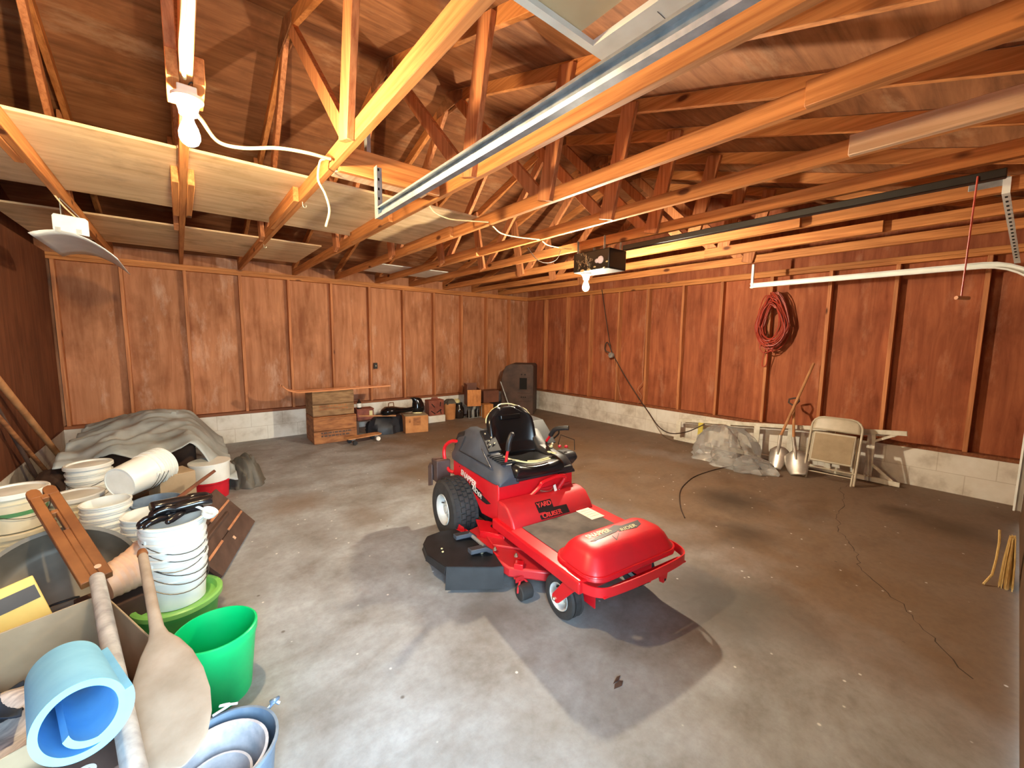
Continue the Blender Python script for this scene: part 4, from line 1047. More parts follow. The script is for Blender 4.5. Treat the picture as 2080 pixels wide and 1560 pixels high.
def crate(x, y, z, w, d, h, rz, mat, name, label, planks=2, lid=False):
    t = thing(name, label, 'crate', (x, y, z), (0, 0, R(rz)))
    ph = h / planks; g = .003
    for nm, sx in (('front_plank', -1), ('back_plank', 1)):
        for k in range(planks):
            MB().box(-w / 2, w / 2, sx * d / 2 - .009, sx * d / 2 + .009, k * ph + g, (k + 1) * ph - g).build(nm, mat, t, bevel=.003, seg=1)
    for s in (-1, 1):
        MB().box(s * (w / 2 - .009) - .009, s * (w / 2 - .009) + .009, -d / 2 + .0095, d / 2 - .0095, 0.003, h - .002).build('end_board', mat, t, bevel=.003, seg=1)
    MB().box(-w / 2 + .02, w / 2 - .02, -d / 2 + .01, d / 2 - .01, .004, .018).build('bottom_board', mat, t, smooth=0)
    if lid: MB().box(-w / 2, w / 2, -d / 2 - .009, d / 2 + .009, h + .0, h + .014).build('lid', mat, t, bevel=.003, seg=1)
    return t
c1 = crate(1.70, 6.40, 0, .59, .50, .375, -2, 'crate_wood', 'wooden_crate', 'old wooden crate on the floor, bottom of the two-crate stack', lid=True)
c2 = crate(1.695, 6.43, .391, .57, .44, .345, -1, 'crate_wood2', 'wooden_crate', 'stencilled wooden crate on top of the two-crate stack', lid=True)
for c, w, z0, d in ((c1, .59, .10, .50), (c2, .57, .09, .44)):
    random.seed(int(w * 100))
    for row in range(2):
        x = -.20
        while x < .18:
            ww = random.uniform(.015, .05)
            MB().box(x, x + ww, -d / 2 - .0102, -d / 2 - .0091, z0 + .045 * (1 - row), z0 + .045 * (1 - row) + .022).build('stencil_mark', 'crate_wood' if c is c2 else 'dark_wood', c, smooth=0)
            x += ww + .012
# pair of long bent strips on the crates (skis)
for k in (0, 1):
    o = MB()
    P = spline([(-.66, 0, .10), (-.60, 0, .045), (-.52, 0, .012), (-.42, 0, 0), (0, 0, 0), (.5, 0, .005), (.86, 0, .008)], 8); rr = []
    for p in P:
        w = .048
        rr.append([p + Vector((0, -w, 0)), p + Vector((0, w, 0)), p + Vector((0, w, .02)), p + Vector((0, -w, .02))])
    sk = o.loft(rr).build('wooden_ski', 'copper', smooth=40, loc=(1.70, 6.25 + .14 * k, .752), rot=(0, 0, R(1 - 2 * k)))
    tag(sk, ('front' if k == 0 else 'rear') + ' one of two long varnished wooden skis lying on the crate stack', 'ski', 'skis on the crates')
# low wheeled board on the floor
sb = thing('skateboard', 'old wooden skateboard standing on the floor before the crates', 'skateboard', (2.02, 5.93, 0), (0, 0, R(9)))
MB().prism([(-.27, -.07, .085), (-.24, -.085, .085), (.22, -.085, .085), (.26, -.05, .085), (.26, .05, .085), (.22, .085, .085), (-.24, .085, .085), (-.27, .07, .085)], (0, 0, .014)).build('deck', 'handle_wood', sb, bevel=.003)
for x in (-.18, .18):
    MB().box(x - .025, x + .025, -.05, .05, .06, .085).build('truck', 'galv_dull', sb, bevel=.004)
    for y in (-.085, .085):
        MB().lathe([(0, -.018), (.028, -.018), (.033, -.01), (.033, .01), (.028, .018), (0, .018)], 20, frame((x, y, .033), (1, 0, 0), (0, 0, 1))).build('wheel', 'decal_white' if x > 0 and y < 0 else 'rubber', sb, smooth=40)
# items between the crates and the carton
tb = thing('red_tin_box', 'rusty red tin box on a low stand beside the crate stack', 'box', (2.24, 6.55, .215), (0, 0, R(-4)))
MB().box(-.13, .13, -.10, .10, 0, .17).build('body', 'red_tin', tb, bevel=.006); MB().box(-.135, .135, -.105, .105, .17, .185).build('lid', 'red_tin', tb, bevel=.004)
MB().box(.06, .11, -.102, -.1, .07, .15).build('label', 'cream_tone', tb, smooth=0)
ls = thing('low_stand', 'dark low stand on the floor under the red tin box', 'stand', (2.26, 6.55, 0), (0, 0, R(-4)))
MB().box(-.17, .18, -.13, .13, .198, .213).build('top', 'dark_wood', ls, bevel=.003)
for x in (-.15, .16):
    for y in (-.11, .11): MB().box(x - .015, x + .015, y - .015, y + .015, 0, .198).build('leg', 'dark_wood', ls)
bt = thing('bottle', 'dark bottle standing on the red tin box', 'bottle', (2.16, 6.52, .402))
MB().lathe([(0, 0), (.034, 0), (.036, .01), (.036, .09), (.02, .115), (.014, .125), (.014, .15), (0, .15)], 20).build('glass', 'glass_dark', bt, smooth=40); MB().lathe([(.0362, .02), (.0368, .03), (.0368, .075), (.0362, .085)], 20).build('label', 'decal_white', bt, smooth=60)
bag = heap(0, 0, .34, .24, .30, 21, rough=.16, n=28, sq=.8).build('bin_bag', 'bin_bag', smooth=26, loc=(2.56, 6.42, 0))
tag(bag, 'stuffed black bin bag lying on the floor left of the carton', 'bag')
stn = tag(MB().tube([(0, -.3, .0), (-.06, .25, .02)], .012, 8).build('wooden_stick', 'handle_wood', loc=(2.35, 6.30, .29), rot=(0, 0, R(62))), 'thin wooden stick leaning across the bin bag', 'stick')
# carton with the glossy decoy
ct = thing('cardboard_carton', 'small brown cardboard carton on the floor under the black decoy', 'carton', (2.95, 6.19, 0), (0, 0, R(-13)))
MB().box(-.185, .185, -.17, .17, 0, .275).build('body', 'cardboard_warm', ct, bevel=.004, seg=1)
MB().box(-.185, .185, -.17, .0, .2755, .279).box(-.185, .185, .003, .17, .2755, .279).build('flap', 'cardboard', ct, smooth=0)
for x0, x1, z0, z1 in ((-.06, .06, .12, .25), (-.13, -.10, .17, .23)):
    MB().box(x0, x1, -.1712, -.1702, z0, z1).build('printed_mark', 'crate_wood', ct, smooth=0)
dc = thing('goose_decoy', 'glossy black goose decoy lying across the carton and bin bag', 'decoy', (2.86, 6.24, .28))
rings = []
for x, z, ry, rz in ((-.46, .06, .01, .01), (-.44, .07, .07, .045), (-.38, .085, .11, .07), (-.26, .085, .115, .07), (-.14, .075, .08, .05), (-.02, .07, .05, .038), (.08, .075, .045, .04), (.16, .09, .06, .06)):
    rings.append([(x, ry * math.cos(2 * PI * j / 18), z + rz * math.sin(2 * PI * j / 18)) for j in range(18)])
MB().loft(rings).build('body', 'gloss_black', dc, smooth=60)
rings = []
for x, z, r in ((.17, .0, .085), (.175, .05, .115), (.18, .11, .112), (.175, .17, .098), (.16, .22, .078), (.13, .25, .058), (.08, .266, .038), (.03, .266, .02), (.015, .264, .004)):
    rings.append([(x + r * .95 * math.cos(2 * PI * j / 18), r * .85 * math.sin(2 * PI * j / 18), z + (.25 * r * math.cos(2 * PI * j / 18) if z > .2 else 0)) for j in range(18)])
MB().loft(rings).build('neck_and_head', 'gloss_black', dc, smooth=60)
MB().lathe([(0, 0), (.075, 0), (.085, .012), (.07, .03), (0, .03)], 20, Matrix.Translation((.16, -.01, .001))).build('base', 'cream_tone', dc, smooth=40)
hd = tag(MB().tube([(-.05, 0, 0), (-.04, 0, .07), (-.02, 0, .075), (.04, 0, .075), (.05, 0, .0)], .008, 6).build('bucket_handle', 'brown_wood', loc=(2.72, 6.6, .36)), 'brown handle standing up behind the decoy', 'handle')
tag(hd, 'brown wooden loop handle sticking up behind the black decoy', 'handle')
hst = tag(MB().box(-.08, .08, -.06, .06, 0, .36).build('wooden_block', 'dark_wood', bevel=.006, loc=(2.72, 6.62, 0)), 'dark wooden block behind the bin bag, under the loop handle', 'block')
# red painted case on a grey block
rc = thing('red_case', 'rust-red patterned case right of the carton, on a grey block', 'case', (3.57, 6.66, .13), (0, 0, R(-2)))
MB().box(-.15, .15, -.09, .09, 0, .28).build('body', 'red_tin', rc, bevel=.006)
for a, b in (((-.10, .22), (-.04, .15)), ((.08, .24), (.07, .16)), ((-.11, .09), (-.03, .03)), ((.0, .05), (.10, .10)), ((.07, .11), (.09, .02))):
    MB().beam((a[0], -.092, a[1]), (b[0], -.092, b[1]), .016, .003, (0, 0, 1)).build('dark_stroke', 'near_black', rc)
MB().prism([(-.07, 0, .28), (.09, 0, .28), (.06, 0, .32), (-.05, 0, .32)], (0, .01, 0)).build('handle', 'red_tin', rc)
tag(MB().box(-.17, .17, -.10, .10, 0, .128).build('stone_block', 'block', bevel=.01, loc=(3.57, 6.65, 0), rot=(0, 0, R(-2))), 'grey concrete block on the floor under the red case', 'block')
# tan canister with rags
cn = thing('tan_canister', 'tan canister beside the red case, rags piled on top', 'canister', (3.93, 6.72, 0))
MB().lathe([(0, 0), (.10, 0), (.115, .30), (.112, .305), (.10, .295), (0, .285)], 28).build('body', 'cardboard_warm', cn, smooth=40)
rg = heap(0, 0, .14, .10, .10, 31, rough=.3, n=20, m=6).build('rag_pile', 'tarp_dark', smooth=25, loc=(3.93, 6.72, .286))
tag(rg, 'dark rags heaped on the tan canister', 'rags')
cr2 = heap(0, 0, .07, .06, .08, 32, rough=.3, n=16, m=5).build('cream_rag', 'cream_tone', smooth=25, loc=(4.06, 6.70, .30)); cr2.parent = None
tag(cr2, 'cream rag bunched over the glass jar beside the canister', 'rag')
jr = thing('glass_jar', 'large dark glass jar standing between canister and wire crate', 'jar', (4.12, 6.70, 0))
MB().lathe([(0, 0), (.085, 0), (.10, .02), (.105, .12), (.095, .2), (.06, .25), (.06, .29), (0, .29)], 28).build('glass', 'glass_dark', jr, smooth=40); MB().lathe([(.062, .262), (.066, .264), (.066, .298), (0, .30)], 24).build('lid', 'black_steel', jr)
wc_ = thing('wire_crate', 'grey wire bottle crate on the floor below the tall box', 'crate', (4.36, 6.60, 0), (0, 0, R(-4)))
m = MB()
for x in (-.14, -.045, .05, .14):
    for y in (-.12, .12): m.tube([(x, y, .01), (x, y, .24)], .006, 6)
for z in (.012, .24):
    for y in (-.12, .12): m.tube([(-.145, y, z), (.145, y, z)], .007, 6)
    for x in (-.14, .14): m.tube([(x, -.12, z), (x, .12, z)], .007, 6)
m.build('wire_frame', 'galv_dull', wc_)
for k, x in enumerate((-.09, .0, .095)):
    bo = thing('bottle', ('left', 'middle', 'right')[k] + ' dusty bottle of three in the grey wire crate', 'bottle', (4.36 + x, 6.58, .004), group='bottles in the wire crate')
    MB().lathe([(0, 0), (.036, 0), (.038, .12), (.015, .17), (.015, .22), (0, .22)], 16).build('glass', 'glass_dark' if k != 1 else 'galv_dull', bo, smooth=40)
tb2 = thing('tall_box', 'tall brown open box with ochre end standing on the wire crate', 'box', (4.33, 6.55, .262), (0, 0, R(-24)))
MB().box(-.13, .13, -.20, .20, 0, .014).box(-.13, -.118, -.20, .20, .014, .40).box(.118, .13, -.20, .20, .014, .31).box(-.118, .118, .188, .20, .014, .40).build('body', 'red_wood', tb2, smooth=0)
MB().box(-.13, .13, -.214, -.2005, 0, .31).build('front_panel', 'ochre_wood', tb2, bevel=.002)
for x in (-.03, .05, .09):
    MB().box(x, x + .008, -.2152, -.2142, .02 + abs(x), .2).build('dark_streak', 'crate_wood', tb2, smooth=0)
tag(MB().box(-.10, .10, -.10, .10, 0, .265).build('ochre_box', 'ochre_wood', bevel=.004, loc=(4.60, 6.46, 0), rot=(0, 0, R(-8))), 'small ochre wooden box on the floor right of the wire crate', 'box')
dbx = tag(MB().box(-.18, .16, -.12, .12, 0, .24).build('dark_box', 'red_wood', bevel=.005, loc=(4.78, 6.62, .27), rot=(0, 0, R(-10))), 'dark red-brown box resting on the ochre box, before the cabinet', 'box')
tag(MB().box(-.18, .16, -.12, .12, 0, .268).build('black_box', 'near_black', bevel=.005, loc=(4.86, 6.66, 0), rot=(0, 0, R(-10))), 'black box on the floor under the red-brown box', 'box')
tag(MB().tube([(0, 0, 0), (-.13, .22, .66)], .011, 8).build('iron_bar', 'galv_dull', loc=(5.12, 6.30, .012)), 'thin iron bar leaning against the dark cabinet', 'bar')
# dark cabinet in the corner
st = thing('iron_cabinet', 'dark rusty iron stove cabinet standing in the back corner', 'cabinet', (5.47, 6.46, 0), (0, 0, R(-50)))
m = MB()
prof = [(-.36, .0), (.30, 0), (.30, .99), (.26, 1.03), (-.16, 1.03), (-.27, .98), (-.33, .86), (-.36, .70)]
m.prism([(x, -.24, z) for x, z in prof], (0, .56, 0)); m.build('body', 'iron', st, bevel=.012, seg=2)
MB().box(.02, .17, -.2425, -.2405, .52, .75).build('fire_opening', 'near_black', st, smooth=0)
MB().box(.00, .02, -.25, -.2405, .50, .77).box(.17, .19, -.25, -.2405, .50, .77).box(.0, .19, -.25, -.2405, .75, .77).box(.0, .19, -.25, -.2405, .50, .52).build('opening_frame', 'iron', st, bevel=.003)
for x in (.06, .13): MB().lathe([(0, 0), (.014, 0), (.014, .004), (0, .004)], 12, frame((x, -.241, .82), (1, 0, 0), (0, 0, 1))).build('vent_hole', 'near_black', st)
for x in (.06, .10, .14): MB().lathe([(0, 0), (.013, 0), (.013, .004), (0, .004)], 12, frame((x, -.241, .36), (1, 0, 0), (0, 0, 1))).build('vent_hole', 'near_black', st)
MB().box(-.02, .24, -.252, -.2405, .27, .285).box(-.02, .24, -.252, -.2405, .44, .452).build('ledge', 'iron', st, bevel=.003)
# ================================================================ left-hand clutter
def pail_proto(name, rt, rb, h, mat, ribs=3, wire=True):
    """one open pail: base at z=0, top ribs, wire bail lying down one side"""
    t = thing(name, None, None)
    w = .0022; sl_ = (rt - rb) / h
    def ro(z): return rb + sl_ * z
    prof = [(0, .004), (rb - .006, .004), (rb - .006, 0), (rb, 0), (rb, .004)]
    rib = [h - .012 - .034 * k for k in range(ribs)][::-1]
    for z in rib:
        prof += [(ro(z - .010), z - .010), (ro(z) + .0055, z - .009), (ro(z) + .0055, z - .004), (ro(z), z - .003)]
    prof += [(ro(h) + .001, h - .009), (ro(h) + .008, h - .008), (ro(h) + .008, h), (ro(h) - w, h), (ro(.006) - w, .006), (0, .006)]
    MB().lathe(prof, 40).build('body', mat, t, smooth=35)
    if wire:
        z0 = h - .075
        P = [Vector((math.cos(a) * (ro(z0 - .07 * math.sin(a)) + .011), -math.sin(a) * (ro(z0) + .011), z0 - .075 * math.sin(a))) for a in [PI * k / 16 for k in range(17)]]
        hd = MB().tube(P, .0022, 6).build('bail', 'pail_wire', t)
        for s in (-1, 1):
            MB().box(s * (ro(z0) + .003) - .006, s * (ro(z0) + .003) + .006, -.014, .014, z0 - .014, z0 + .014).build('lug', mat, t, bevel=.003, seg=1)
    return t
def lid_on(p, r, h, mat='white_pail'):
    MB().lathe([(0, h + .004), (r - .035, h + .004), (r - .028, h + .001), (r - .012, h + .001), (r - .008, h + .012), (r + .006, h + .013), (r + .012, h + .006), (r + .012, h - .016), (r + .0085, h - .016), (r + .0085, h + .0005), (0, h + .0005)], 40).build('lid', mat, p, smooth=35)
ORD = ['topmost', 'second', 'third', 'fourth', 'fifth', 'sixth', 'seventh', 'eighth']
def nest(proto, n, base, dz, labels, group, tilt=(0, 0), spin=0.0, first=True):
    """n pails nested upward from base; labels go from the top down"""
    T = Euler((tilt[0], tilt[1], 0)).to_matrix()
    for k in range(n):
        loc = Vector(base) + T @ Vector((0, 0, dz * k))
        e = (T.to_4x4() @ Matrix.Rotation(spin + R(random.uniform(-25, 25)), 4, 'Z')).to_euler()
        lab = labels(n - 1 - k)
        if k == 0 and first:
            proto.location = loc; proto.rotation_euler = e; proto['label'] = lab; proto['category'] = 'pail'; proto['group'] = group
        else: dup(proto, loc, e, lab, group)['category'] = 'pail'
random.seed(17)
# green lidded pail with the front stack on it
gp_ = thing('green_pail', 'grass-green pail with light green recessed lid, under the white stack', 'pail', (-.085, 2.60, 0))
MB().lathe([(0, 0), (.150, 0), (.168, .15), (.174, .152), (.174, .166), (.168, .168), (0, .168)], 44).build('body', 'green_grass', gp_, smooth=40)
MB().lathe([(0, .150 + .02), (.158, .150 + .02), (.164, .20), (.180, .202), (.188, .196), (.188, .175), (.182, .175), (.178, .169), (0, .169)], 44).build('lid', 'green_lid', gp_, smooth=35)
pe = pail_proto('white_pail', .128, .112, .235, 'white_pail', 3)
nest(pe, 6, (-.082, 2.615, .172), .0395, lambda i: 'white pail, %s from the top of the stack under black gloves' % ORD[i] if i else 'topmost white pail of the stack, black gloves lying on it', 'nested white pails on the green pail', spin=R(20))
pd = pail_proto('white_pail', .122, .106, .23, 'white_pail', 3)
nest(pd, 6, (-.215, 3.22, .025), .040, lambda i: 'white pail, %s from the top of the middle nested stack' % ORD[i] if i else 'topmost open white pail of the middle nested stack', 'nested white pails, middle stack', tilt=(0, R(1)), spin=R(80))
pc_ = pail_proto('white_pail', .118, .102, .23, 'white_pail', 3)
nest(pc_, 6, (-.43, 3.60, .03), .040, lambda i: 'white pail, %s from the top of the left nested stack' % ORD[i] if i else 'topmost open white pail of the left nested stack', 'nested white pails, left stack', spin=R(140))
# lidded stacks further left
pb = pail_proto('cream_pail', .130, .114, .25, 'cream_pail', 3)
nest(pb, 5, (-.62, 4.00, .002), .042, lambda i: 'cream pail, %s from the top of the lidded stack at centre' % ORD[i] if i else 'white-lidded topmost cream pail of the stack at centre', 'nested cream pails')
lb = [o for o in bpy.data.objects if o.get('label', '') .startswith('white-lidded topmost cream pail')][0]
lid_on(lb, .132, .25)
pk = pail_proto('white_pail', .130, .114, .25, 'white_pail', 2)
nest(pk, 3, (-.62, 4.55, .15), .05, lambda i: 'white pail, %s from the top of the rear lidded stack' % ORD[i] if i else 'white-lidded topmost pail of the rear stack, beside the tarp', 'nested white pails, rear stack')
lk = [o for o in bpy.data.objects if o.get('label', '').startswith('white-lidded topmost pail of the rear')][0]
lid_on(lk, .132, .25)
tag(MB().box(-.15, .15, -.15, .15, 0, .148).build('low_box', 'heavy_dark', bevel=.006, loc=(-.62, 4.55, 0)), 'low dark box under the rear lidded pail stack', 'box')
# the leftmost pair
pa = pail_proto('cream_pail', .140, .120, .30, 'cream_pail', 4)
pa.location = (-.86, 3.86, .002); tag(pa, 'lower cream pail with rust-brown print of the two at far left', 'pail', 'stacked lidded pails at far left')
lid_on(pa, .142, .30, 'cream_pail')
MB().lathe([(.1215 + .02 * .1 / .3, .10), (.1285, .10), (.1300, .14), (.1245, .14)], 40).build('band', 'cream_pail', pa)
MB().box(-.03, .06, -.136, -.128, .045, .065).build('print_strip', 'red_tin', pa, smooth=0)
pa2 = pail_proto('cream_pail', .140, .124, .23, 'cream_pail', 2); pa2.location = (-.86, 3.86, .318); pa2.rotation_euler = (0, 0, R(40))
tag(pa2, 'upper white-lidded pail with green strip of the two at far left', 'pail', 'stacked lidded pails at far left')
lid_on(pa2, .142, .23)
MB().lathe([(.1315, .10), (.1335, .10), (.1352, .125), (.1332, .125)], 40).build('strip', 'green_strip', pa2, smooth=60)
# pails lying on their side on top of the others
random.seed(4)
axis = Vector((.62, .68, .10)).normalized()
py = pail_proto('white_pail', .125, .108, .24, 'white_pail', 2)
e = axis.to_track_quat('Z', 'Y').to_euler()
base = Vector((-.37, 3.70, .535))
for k in range(3):
    lab = ('outermost of the white pails lying on their side, base facing left' if k == 0 else 'white pail, %s from the base end of the pails lying sideways' % ORD[k])
    loc = base + axis * (.036 * k)
    if k == 0: py.location = loc; py.rotation_euler = e; tag(py, lab, 'pail', 'white pails lying sideways')
    else: dup(py, loc, e, lab, 'white pails lying sideways')['category'] = 'pail'
# metal rimmed pail behind the middle stack
mp = thing('metal_pail', 'pale metal pail with wire bail behind the middle nested stack', 'pail', (-.19, 3.60, 0))
MB().lathe([(0, .004), (.105, 0), (.130, .40), (.136, .402), (.136, .41), (.128, .41), (.104, .01), (0, .01)], 40).build('body', 'blue_zinc', mp, smooth=40)
MB().tube([(.138 * math.cos(a), .138 * math.sin(a), .41 + .02 * math.sin(a)) for a in [PI + PI * k / 16 for k in range(17)]], .003, 6).build('bail', 'pail_wire', mp)
tag(MB().box(-.10, .12, -.12, .10, 0, .50).build('inner_box', 'cardboard', bevel=.004, loc=(-.12, 3.95, 0), rot=(0, 0, R(20))), 'tan cardboard box standing behind the sideways pails', 'box')
# black gloves on the front stack
def glove(loc, rz, label, flip=1, tilt=0):
    g = thing('rubber_glove', label, 'glove', loc, (R(tilt), R(4), rz), 'black gloves on the front stack')
    m = MB()
    m.loft([[(x, ry * math.cos(2 * PI * j / 14), z + rz_ * math.sin(2 * PI * j / 14)) for j in range(14)] for x, ry, rz_, z in ((-.115, .040, .022, .02), (-.11, .045, .026, .02), (-.06, .038, .024, .022), (-.02, .042, .024, .022), (.03, .046, .022, .022), (.05, .042, .018, .02), (.06, .03, .012, .018))])
    for k, (y, L, up) in enumerate(((-.034, .062, .0), (-.012, .080, .012), (.012, .085, -.004), (.034, .070, .008))):
        m.tube(spline([(.03, y * .9, .02), (.06, y * 1.05, .022 + up), (.06 + L * .6, y * 1.2, .018 + up), (.06 + L, y * 1.3, .010)], 5), [.0145] * 8 + [.0135] * 3 + [.012] * 3 + [.009, .004], 10)
    m.tube(spline([(-.03, flip * .03, .022), (.0, flip * .06, .024), (.035, flip * .075, .018), (.055, flip * .078, .014)], 5), [.016] * 10 + [.014] * 3 + [.012, .010, .005], 10)
    m.build('glove', 'glove', g, smooth=60)
    return g
glove((-.075, 2.61, .608), R(196), 'black rubber glove, the lower, fingers pointing left over the pail rim', 1)
glove((-.03, 2.60, .640), R(180), 'black rubber glove lying over the other, cuff to the right', -1, 8)
glove((-.05, 2.66, .648), R(18), 'black rubber glove at the back, fingers pointing right', 1, -10)
scp = thing('white_scoop', 'small white plastic scoop hooked at the right rim under gloves', 'scoop', (.062, 2.575, .60), (R(10), R(30), R(-10)))
MB().lathe([(0, -.02), (.022, -.016), (.034, .0), (.038, .022), (.036, .022), (.032, .002), (.02, -.013), (0, -.017)], 24).build('bowl', 'white_pail', scp, smooth=60)
MB().tube(spline([(-.034, 0, .018), (-.06, 0, .022), (-.09, .01, .018)], 5), .007, 8).build('stub_handle', 'white_pail', scp)
# emerald bucket
gb = thing('green_bucket', 'empty emerald green plastic bucket standing on the floor', 'bucket', (.045, 2.02, 0))
MB().lathe([(0, 0), (.112, 0), (.116, .008), (.143, .26), (.148, .262), (.150, .275), (.150, .296), (.146, .30), (.1415, .30), (.139, .26), (.1125, .012), (0, .012)], 48).build('body', 'green_bright', gb, smooth=40)
# splashed pails at the bottom edge
gz = thing('zinc_bucket', 'bluish zinc bucket with knotted bail at the bottom edge', 'bucket', (.03, 1.42, 0))
MB().lathe([(0, .004), (.115, 0), (.140, .255), (.147, .257), (.147, .268), (.139, .268), (.1135, .01), (0, .01)], 44).build('body', 'blue_zinc', gz, smooth=40)
kn = MB().tube(spline([(.128, .075, .262), (.15, .085, .27), (.160, .075, .285), (.148, .065, .29), (.140, .08, .28), (.152, .095, .262), (.165, .09, .25)], 5), .006, 8).build('bail_knot', 'blue_zinc', gz)
MB().tube(spline([(-.02, .143, .275), (.03, .15, .282), (.0, .16, .285), (.05, .142, .28)], 5), .004, 6).build('cord', 'mud_metal', gz)
g2 = thing('splashed_pail', 'whitish paint-splashed pail nested inside the zinc bucket', 'pail', (.015, 1.405, .02))
MB().lathe([(0, .02), (.10, .018), (.124, .225), (.131, .227), (.131, .236), (.1225, .236), (.0985, .03), (0, .03)], 44).build('body', 'mud_metal', g2, smooth=40)
g3 = thing('splashed_pail', 'small paint-splashed pail innermost in the zinc bucket', 'pail', (.005, 1.39, .055))
MB().lathe([(0, .0), (.07, 0), (.088, .135), (.094, .137), (.094, .144), (.087, .144), (.069, .01), (0, .01)], 40).build('body', 'mud_metal', g3, smooth=40)

# big open carton
bxT = Matrix.Translation((-.47, 1.878, 0)) @ Matrix.Rotation(R(20.2), 4, 'Z')
bx = thing('open_carton', 'large open cardboard carton full of odds and ends at lower left', 'carton', (-.47, 1.878, 0), (0, 0, R(20.2)))
W, Dp, Hh, tk = .30, .35, .45, .006
MB().box(-W, W, -Dp, Dp, .002, .008).build('bottom', 'cardboard', bx, smooth=0)
MB().box(-W, W, Dp - tk, Dp, .008, Hh).build('back_wall', 'cardboard', bx, bevel=.002, seg=1)
MB().box(-W, W, -Dp, -Dp + tk, .008, Hh).build('front_wall', 'cardboard', bx, bevel=.002, seg=1)
MB().box(W - tk, W, -Dp + tk, Dp - tk, .008, Hh).build('side_wall', 'cardboard', bx, bevel=.002, seg=1)
MB().box(-W, -W + tk, -Dp + tk, Dp - tk, .008, Hh).build('side_wall', 'cardboard', bx, bevel=.002, seg=1)
# contents of the carton
def crumple(loc, rx, ry, h, seed, mat, name, label, cat, rz=0, tilt=(0, 0)):
    rnd = random.Random(seed); ph = [rnd.uniform(0, 6) for _ in range(6)]
    def f(a, b):
        x = (a * 2 - 1) * rx; y = (b * 2 - 1) * ry
        z = h * (.5 + .28 * math.sin(5 * a + ph[0] + 2 * b) + .22 * math.sin(7 * b + ph[1] - 3 * a) + .14 * math.sin(13 * a + 9 * b + ph[2]))
        return Vector((x, y, z))
    return tag(MB().grid(f, 24, 18).build(name, mat, solid=.004, smooth=50, loc=loc, rot=(tilt[0], tilt[1], rz)), label, cat)
fill = tag(MB().box(-W + .012, W - .012, -Dp + .012, Dp - .012, 0, .20).build('bundle', 'heavy_dark', bevel=.03, seg=3, loc=(-.47, 1.878, .01), rot=(0, 0, R(20.2))), 'dark sacking bundle filling the bottom of the open carton', 'bundle')
crumple((-.52, 1.86, .215), .17, .16, .10, 3, 'newsprint', 'newspaper', 'crumpled newspaper in the open carton beside the blue foam roll', 'newspaper', R(35))
crumple((-.60, 1.98, .24), .12, .12, .10, 5, 'navy', 'navy_cloth', 'navy cloth in the open carton left of the newspaper', 'cloth', R(10))
crumple((-.42, 1.68, .24), .12, .09, .08, 6, 'navy', 'navy_cloth', 'dark blue cloth in the open carton just inside its front wall', 'cloth', R(20))
# blue foam roll
fr_m = MB(); rollL = .45
def spiral(t):
    a = 2.3 + t * 2 * PI * 1.42; r = .063 + .021 * t
    return Vector((r * math.cos(a), r * math.sin(a), 0)), a
prs = []; n_ = 120
for i in range(n_ + 1):
    p, a = spiral(i / n_); o = Vector((math.cos(a), math.sin(a), 0)) * .015
    if i < 16: p = p * (.62 + .38 * i / 16)
    prs.append([p - o * .5, p + o * .5, p + o * .5 + Vector((0, 0, rollL)), p - o * .5 + Vector((0, 0, rollL))])
fr_m.loft(prs)
ax = (Vector((-.228, 1.29, .634)) - Vector((-.322, 1.71, .515))).normalized()
foam = fr_m.build('foam_roll', 'foam', smooth=50, loc=Vector((-.228, 1.29, .634)) - ax * rollL, rot=ax.to_track_quat('Z', 'X').to_euler())
tag(foam, 'rolled light blue foam mat poking out of the open carton', 'foam roll')
# grey tube lying across the carton, worn paddle over it
a, b = Vector((-.335, 2.385, .49)), Vector((-.138, 1.20, .466))
tb_ = tag(MB().tube([(0, 0, 0), b - a], .0245, 20).build('grey_tube', 'grey_tube', smooth=50, loc=a), 'scuffed grey tube lying across the open carton beside the paddle', 'tube')
pdl = thing('wooden_paddle', 'worn pale wooden paddle lying over the carton edge, blade nearest', 'paddle', (-.178, 2.28, .585))
A, B = Vector((-.178, 2.28, .585)), Vector((-.058, 1.25, .425)); d = (B - A); Lp = d.length; d.normalize()
T = Matrix.Translation(Vector((0, 0, 0))) @ frame((0, 0, 0), d, Vector((.94, .06, .16)))
prof = [(0, .013, .013), (.02, .017, .016), (.40, .0175, .016), (.50, .020, .016), (.545, .028, .014), (.60, .052, .011), (.68, .074, .010), (.78, .088, .009), (.87, .090, .008), (.95, .080, .007), (1.01, .060, .006), (1.045, .032, .005), (1.055, .008, .003)]
rings = []
for x, hw, ht in prof:
    x = x / 1.055 * Lp
    rings.append([(x, hw * math.copysign(abs(math.cos(2 * PI * j / 20)) ** .8, math.cos(2 * PI * j / 20)), ht * math.sin(2 * PI * j / 20)) for j in range(20)])
MB().loft(rings, True, T).build('shaft_and_blade', 'paddle', pdl, smooth=50)
MB().loft([[(x, hw * math.cos(2 * PI * j / 14), hw * math.sin(2 * PI * j / 14)) for j in range(14)] for x, hw in ((-.035, .008), (-.03, .016), (-.005, .019), (.004, .014))], True, T).build('butt', 'brown_wood', pdl, smooth=50)
